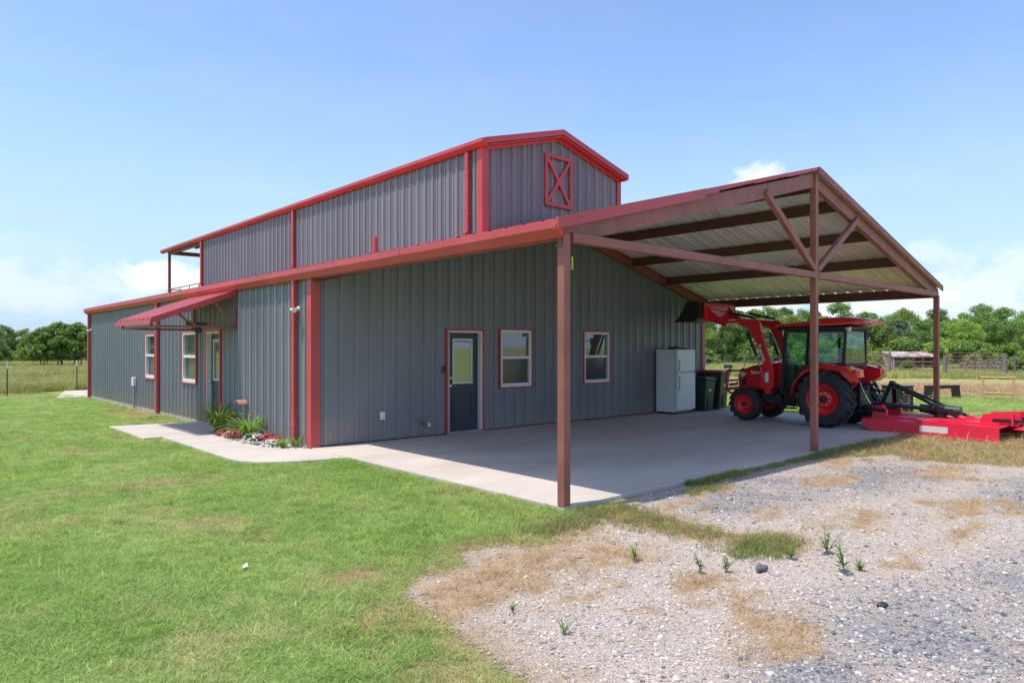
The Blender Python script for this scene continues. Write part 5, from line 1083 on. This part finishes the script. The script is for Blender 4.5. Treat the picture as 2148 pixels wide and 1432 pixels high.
pp = MB().add([(-3.43, -5.80, -.02), (-3.39, -5.79, -.015), (-3.38, -5.755, .004), (-3.42, -5.765, -.012)], [(0, 1, 2, 3)]); pp.add([(-3.42, -5.765, -.012), (-3.38, -5.755, .004), (-3.39, -5.745, -.02)], [(0, 1, 2)]); o = pp.build('paper_scrap', 'paper'); so_ = o.modifiers.new('thick', 'SOLIDIFY'); so_.thickness = .002
tag(o, 'small crumpled white paper scrap lying on the lawn', 'litter')

# ------------------------------------------------------------------ trees
def tree_meshes(seed, H, Wd, kind, leafm, dens=1., trunk=.3, stems=1):
    r = random.Random(seed); tk = MB(); lv = []; lf = []; tips = []
    for s in range(stems):
        base = Vector((r.uniform(-.3, .3)*(stems > 1), r.uniform(-.3, .3)*(stems > 1), -.15)); lean = Vector((r.uniform(-.2, .2), r.uniform(-.2, .2), 0))*(1+1.2*(stems > 1)); hb = H*trunk; p1 = base+Vector((0, 0, hb))+lean*hb; p2 = base+Vector((0, 0, H*.8))+lean*H*.8; r0 = H*.020/math.sqrt(stems)
        tk.tube([base, base.lerp(p1, .5)+Vector((r.gauss(0, .04), r.gauss(0, .04), 0)), p1, p1.lerp(p2, .5)+Vector((r.gauss(0, .12), r.gauss(0, .12), 0)), p2], [r0*1.35, r0, r0*.85, r0*.5, r0*.2], 7)
        for k in range(7 if stems == 1 else 4):
            f = r.uniform(.0, .8); b = p1.lerp(p2, f); a = r.uniform(0, 2*PI); e = r.uniform(.1, .8); ln = Wd*.5*r.uniform(.55, .95)*(1-.5*f); tip = b+Vector((math.cos(a)*math.cos(e), math.sin(a)*math.cos(e), math.sin(e)))*ln; tk.tube([b, b.lerp(tip, .5)+Vector((0, 0, .08*ln)), tip], [r0*.45, r0*.3, r0*.12], 5); tips.append(tip)
    nb = 56
    blobs = []
    for k in range(nb):
        if kind == 'cedar': z = r.random()**1.2; rad = Wd*.5*(1.05-z)*math.sqrt(r.random()); zz = H*(.10+.90*z); br = Wd*.13*(1.15-z*.6)
        elif kind == 'bush': z = r.random(); rad = Wd*.5*math.sqrt(max(0, 1-z*z))*math.sqrt(r.random()); zz = H*z*.92; br = H*.2*r.uniform(.7, 1.2)
        else: z = r.random(); prof = math.sin(PI*min(1, .16+.84*z))**.7; rad = Wd*.5*prof*math.sqrt(r.uniform(.12, 1)); zz = H*(trunk*.7+(1-trunk*.7)*z*.97); br = Wd*.125*r.uniform(.65, 1.25)
        a = r.uniform(0, 2*PI); blobs.append((Vector((rad*math.cos(a), rad*math.sin(a), zz)), br))
    blobs += [(t, Wd*.11) for t in tips if kind == 'tree']
    V = []; 
    for c, br in blobs:
        n = int(150*dens)
        d = rng.normal(0, 1, (n, 3)); d /= np.linalg.norm(d, axis=1)[:, None]; rr = br*rng.uniform(.35, 1.08, (n, 1))
        p = np.array(c)+d*rr*np.array([1, 1, .78]); nn = d*.6+rng.normal(0, .6, (n, 3))+np.array([0, 0, .35]); nn /= np.linalg.norm(nn, axis=1)[:, None]
        t = np.cross(nn, rng.normal(0, 1, (n, 3))); t /= np.linalg.norm(t, axis=1)[:, None]; b = np.cross(nn, t); s = (.5+.7*rng.random((n, 1)))*(.125 if kind != 'cedar' else .08)
        V.append(np.stack([p-t*s, p-b*s*.55, p+t*s, p+b*s*.55], 1).reshape(-1, 3))
    V = np.concatenate(V); V[:, 2] = np.maximum(V[:, 2], .02); F = np.arange(len(V)).reshape(-1, 4)
    cm = bpy.data.meshes.new('crown'); cm.from_pydata(V.tolist(), [], F.tolist()); cm.materials.append(M[leafm]); tm = tk.mesh('trunk'); tm.materials.append(M['bark']); return tm, cm
KINDS = {'a': tree_meshes(1, 7.0, 6.0, 'tree', 'leafA'), 'b': tree_meshes(2, 7.2, 5.2, 'tree', 'leafB', trunk=.34), 'c': tree_meshes(3, 6.2, 5.6, 'tree', 'leafC', trunk=.26), 'd': tree_meshes(4, 6.6, 3.6, 'cedar', 'leafD', 1.2, trunk=.15), 'e': tree_meshes(5, 5.6, 5.0, 'tree', 'leafD', .75, trunk=.3),
         'm': tree_meshes(6, 3.7, 3.4, 'tree', 'leafA', .8, trunk=.38, stems=3), 's': tree_meshes(7, 2.6, 3.6, 'bush', 'leafC', .9), 't': tree_meshes(8, 2.2, 3.2, 'bush', 'leafA', .9), 'u': tree_meshes(9, 1.7, 3.0, 'bush', 'leafB', .9)}
rt = random.Random(5)
def plant_tree(px, dp, kind, sc, label, group, zx=1.):
    nm = 'bush' if kind in 'stu' else ('cedar_tree' if kind == 'd' else 'tree'); t = thing(nm, label, 'bush' if kind in 'stu' else 'tree', at(px, dp, -.06), group, local=True, rz=rt.uniform(0, 6.28)); s = sc*rt.uniform(.94, 1.06); t.scale = (s, s, s*zx)
    tm, cm = KINDS[kind]; link('trunk' if kind not in 'stu' else 'stem', tm, t); link('crown', cm, t)
LOOK = {'a': 'mid-green', 'b': 'dark green', 'c': 'bright yellow-green', 'd': 'grey-green conical cedar', 'e': 'pale loose-crowned', 's': 'yellow-green', 't': 'mid-green', 'u': 'dark low'}
def where_r(px):
    for lim, w in ((1500, 'beside the barn corner'), (1570, 'above the bins'), (1640, 'behind the raised loader'), (1705, 'behind the front of the tractor cab'), (1770, 'behind the middle of the tractor cab'), (1835, 'behind the rear of the tractor'), (1900, 'behind the left end of the rusty shed'), (1960, 'behind the right end of the rusty shed'), (2020, 'just right of the carport corner post'), (2085, 'behind the pipe gate'), (2150, 'at the right edge behind the wooden posts')):
        if px < lim: return w
    return 'past the right edge of the view'
def where_l(px):
    for lim, w in ((-20, 'past the left edge of the view'), (20, 'at the left edge above the first T-post'), (60, 'right of the first T-post'), (100, 'behind the leftmost small tree'), (135, 'behind the middle small tree'), (190, 'beside the far barn corner')):
        if px < lim: return w
    return 'hidden past the far barn corner'
# wood behind the corral: front row, then a taller second row
seqF = 'cabaecabdcebacabdca'
for i, px in enumerate(range(1448, 2220, 44)):
    k = seqF[i % len(seqF)]; plant_tree(px+rt.uniform(-12, 12), 76+rt.uniform(-5, 5), k, .78+rt.uniform(-.09, .09), '%s tree in the front row %s' % (LOOK[k], where_r(px)), 'trees of the wood behind the corral')
for i, px in enumerate(range(1430, 2230, 48)):
    k = 'abcba'[i % 5]; plant_tree(px+rt.uniform(-14, 14), 93+rt.uniform(-4, 5), k, .94+rt.uniform(-.12, .10), '%s tree in the tall back row %s' % (LOOK[k], where_r(px)), 'trees of the wood behind the corral')
for i, px in enumerate(range(1450, 2230, 64)):
    k = 'bac'[i % 3]; plant_tree(px+rt.uniform(-10, 10), 106+rt.uniform(-3, 3), k, 1.05+rt.uniform(-.08, .08), '%s tree in the hindmost row %s' % (LOOK[k], where_r(px)), 'trees of the wood behind the corral')
for i, px in enumerate(range(1455, 2200, 33)):
    k = 'sutst'[i % 5]; plant_tree(px+rt.uniform(-8, 8), 69+rt.uniform(-3, 3), k, 1.0+rt.uniform(-.2, .25), '%s bush by the wood %s' % (LOOK[k], where_r(px)), 'bushes at the foot of the right wood')
for px, dp, k, s, l in [(1905, 50.5, 't', .42, 'leafy green shrub growing in front of the low shed'), (2040, 53, 's', .5, 'yellow-green bush behind the pipe gate'), (2135, 46, 't', .55, 'green bush beside the thick fence posts at the right edge'), (2090, 58, 'u', .7, 'dark bush behind the pile of dead branches'), (1845, 57, 's', .5, 'yellow-green bush left of the low shed')]: plant_tree(px, dp, k, s, l, 'shrubs in the corral')
# left side
for px, dp, k, s, l in [(88, 62, 'm', .92, 'small multi-stemmed tree standing leftmost in the left meadow'), (126, 62.5, 'm', 1.0, 'small multi-stemmed tree in the middle of the left meadow group'), (161, 63, 'm', 1.05, 'small multi-stemmed tree nearest the barn in the left meadow')]: plant_tree(px, dp, k, s, l, 'small trees in the left meadow')
for i, px in enumerate(range(-60, 250, 29)):
    k = 'ebacaeb'[i % 7]; plant_tree(px+rt.uniform(-8, 8), 92+rt.uniform(-4, 4), k, .66+rt.uniform(-.08, .08), '%s tree in the left wood %s' % (LOOK[k], where_l(px)), 'trees of the wood left of the barn')
for i, px in enumerate(range(-50, 240, 26)):
    k = 'tusu'[i % 4]; plant_tree(px+rt.uniform(-6, 6), 86+rt.uniform(-2, 2), k, .95+rt.uniform(-.15, .2), '%s bush by the left wood %s' % (LOOK[k], where_l(px)), 'bushes at the foot of the left wood')
# the same wood carries on left of the frame: the side windows mirror it
for i, px in enumerate(range(-1500, -70, 95)): plant_tree(px, 62+rt.uniform(-4, 6), 'abceab'[i % 6], .95+rt.uniform(-.1, .1), 'tree of the left wood past the frame, mirrored in the side windows', 'mirrored trees past the left edge')
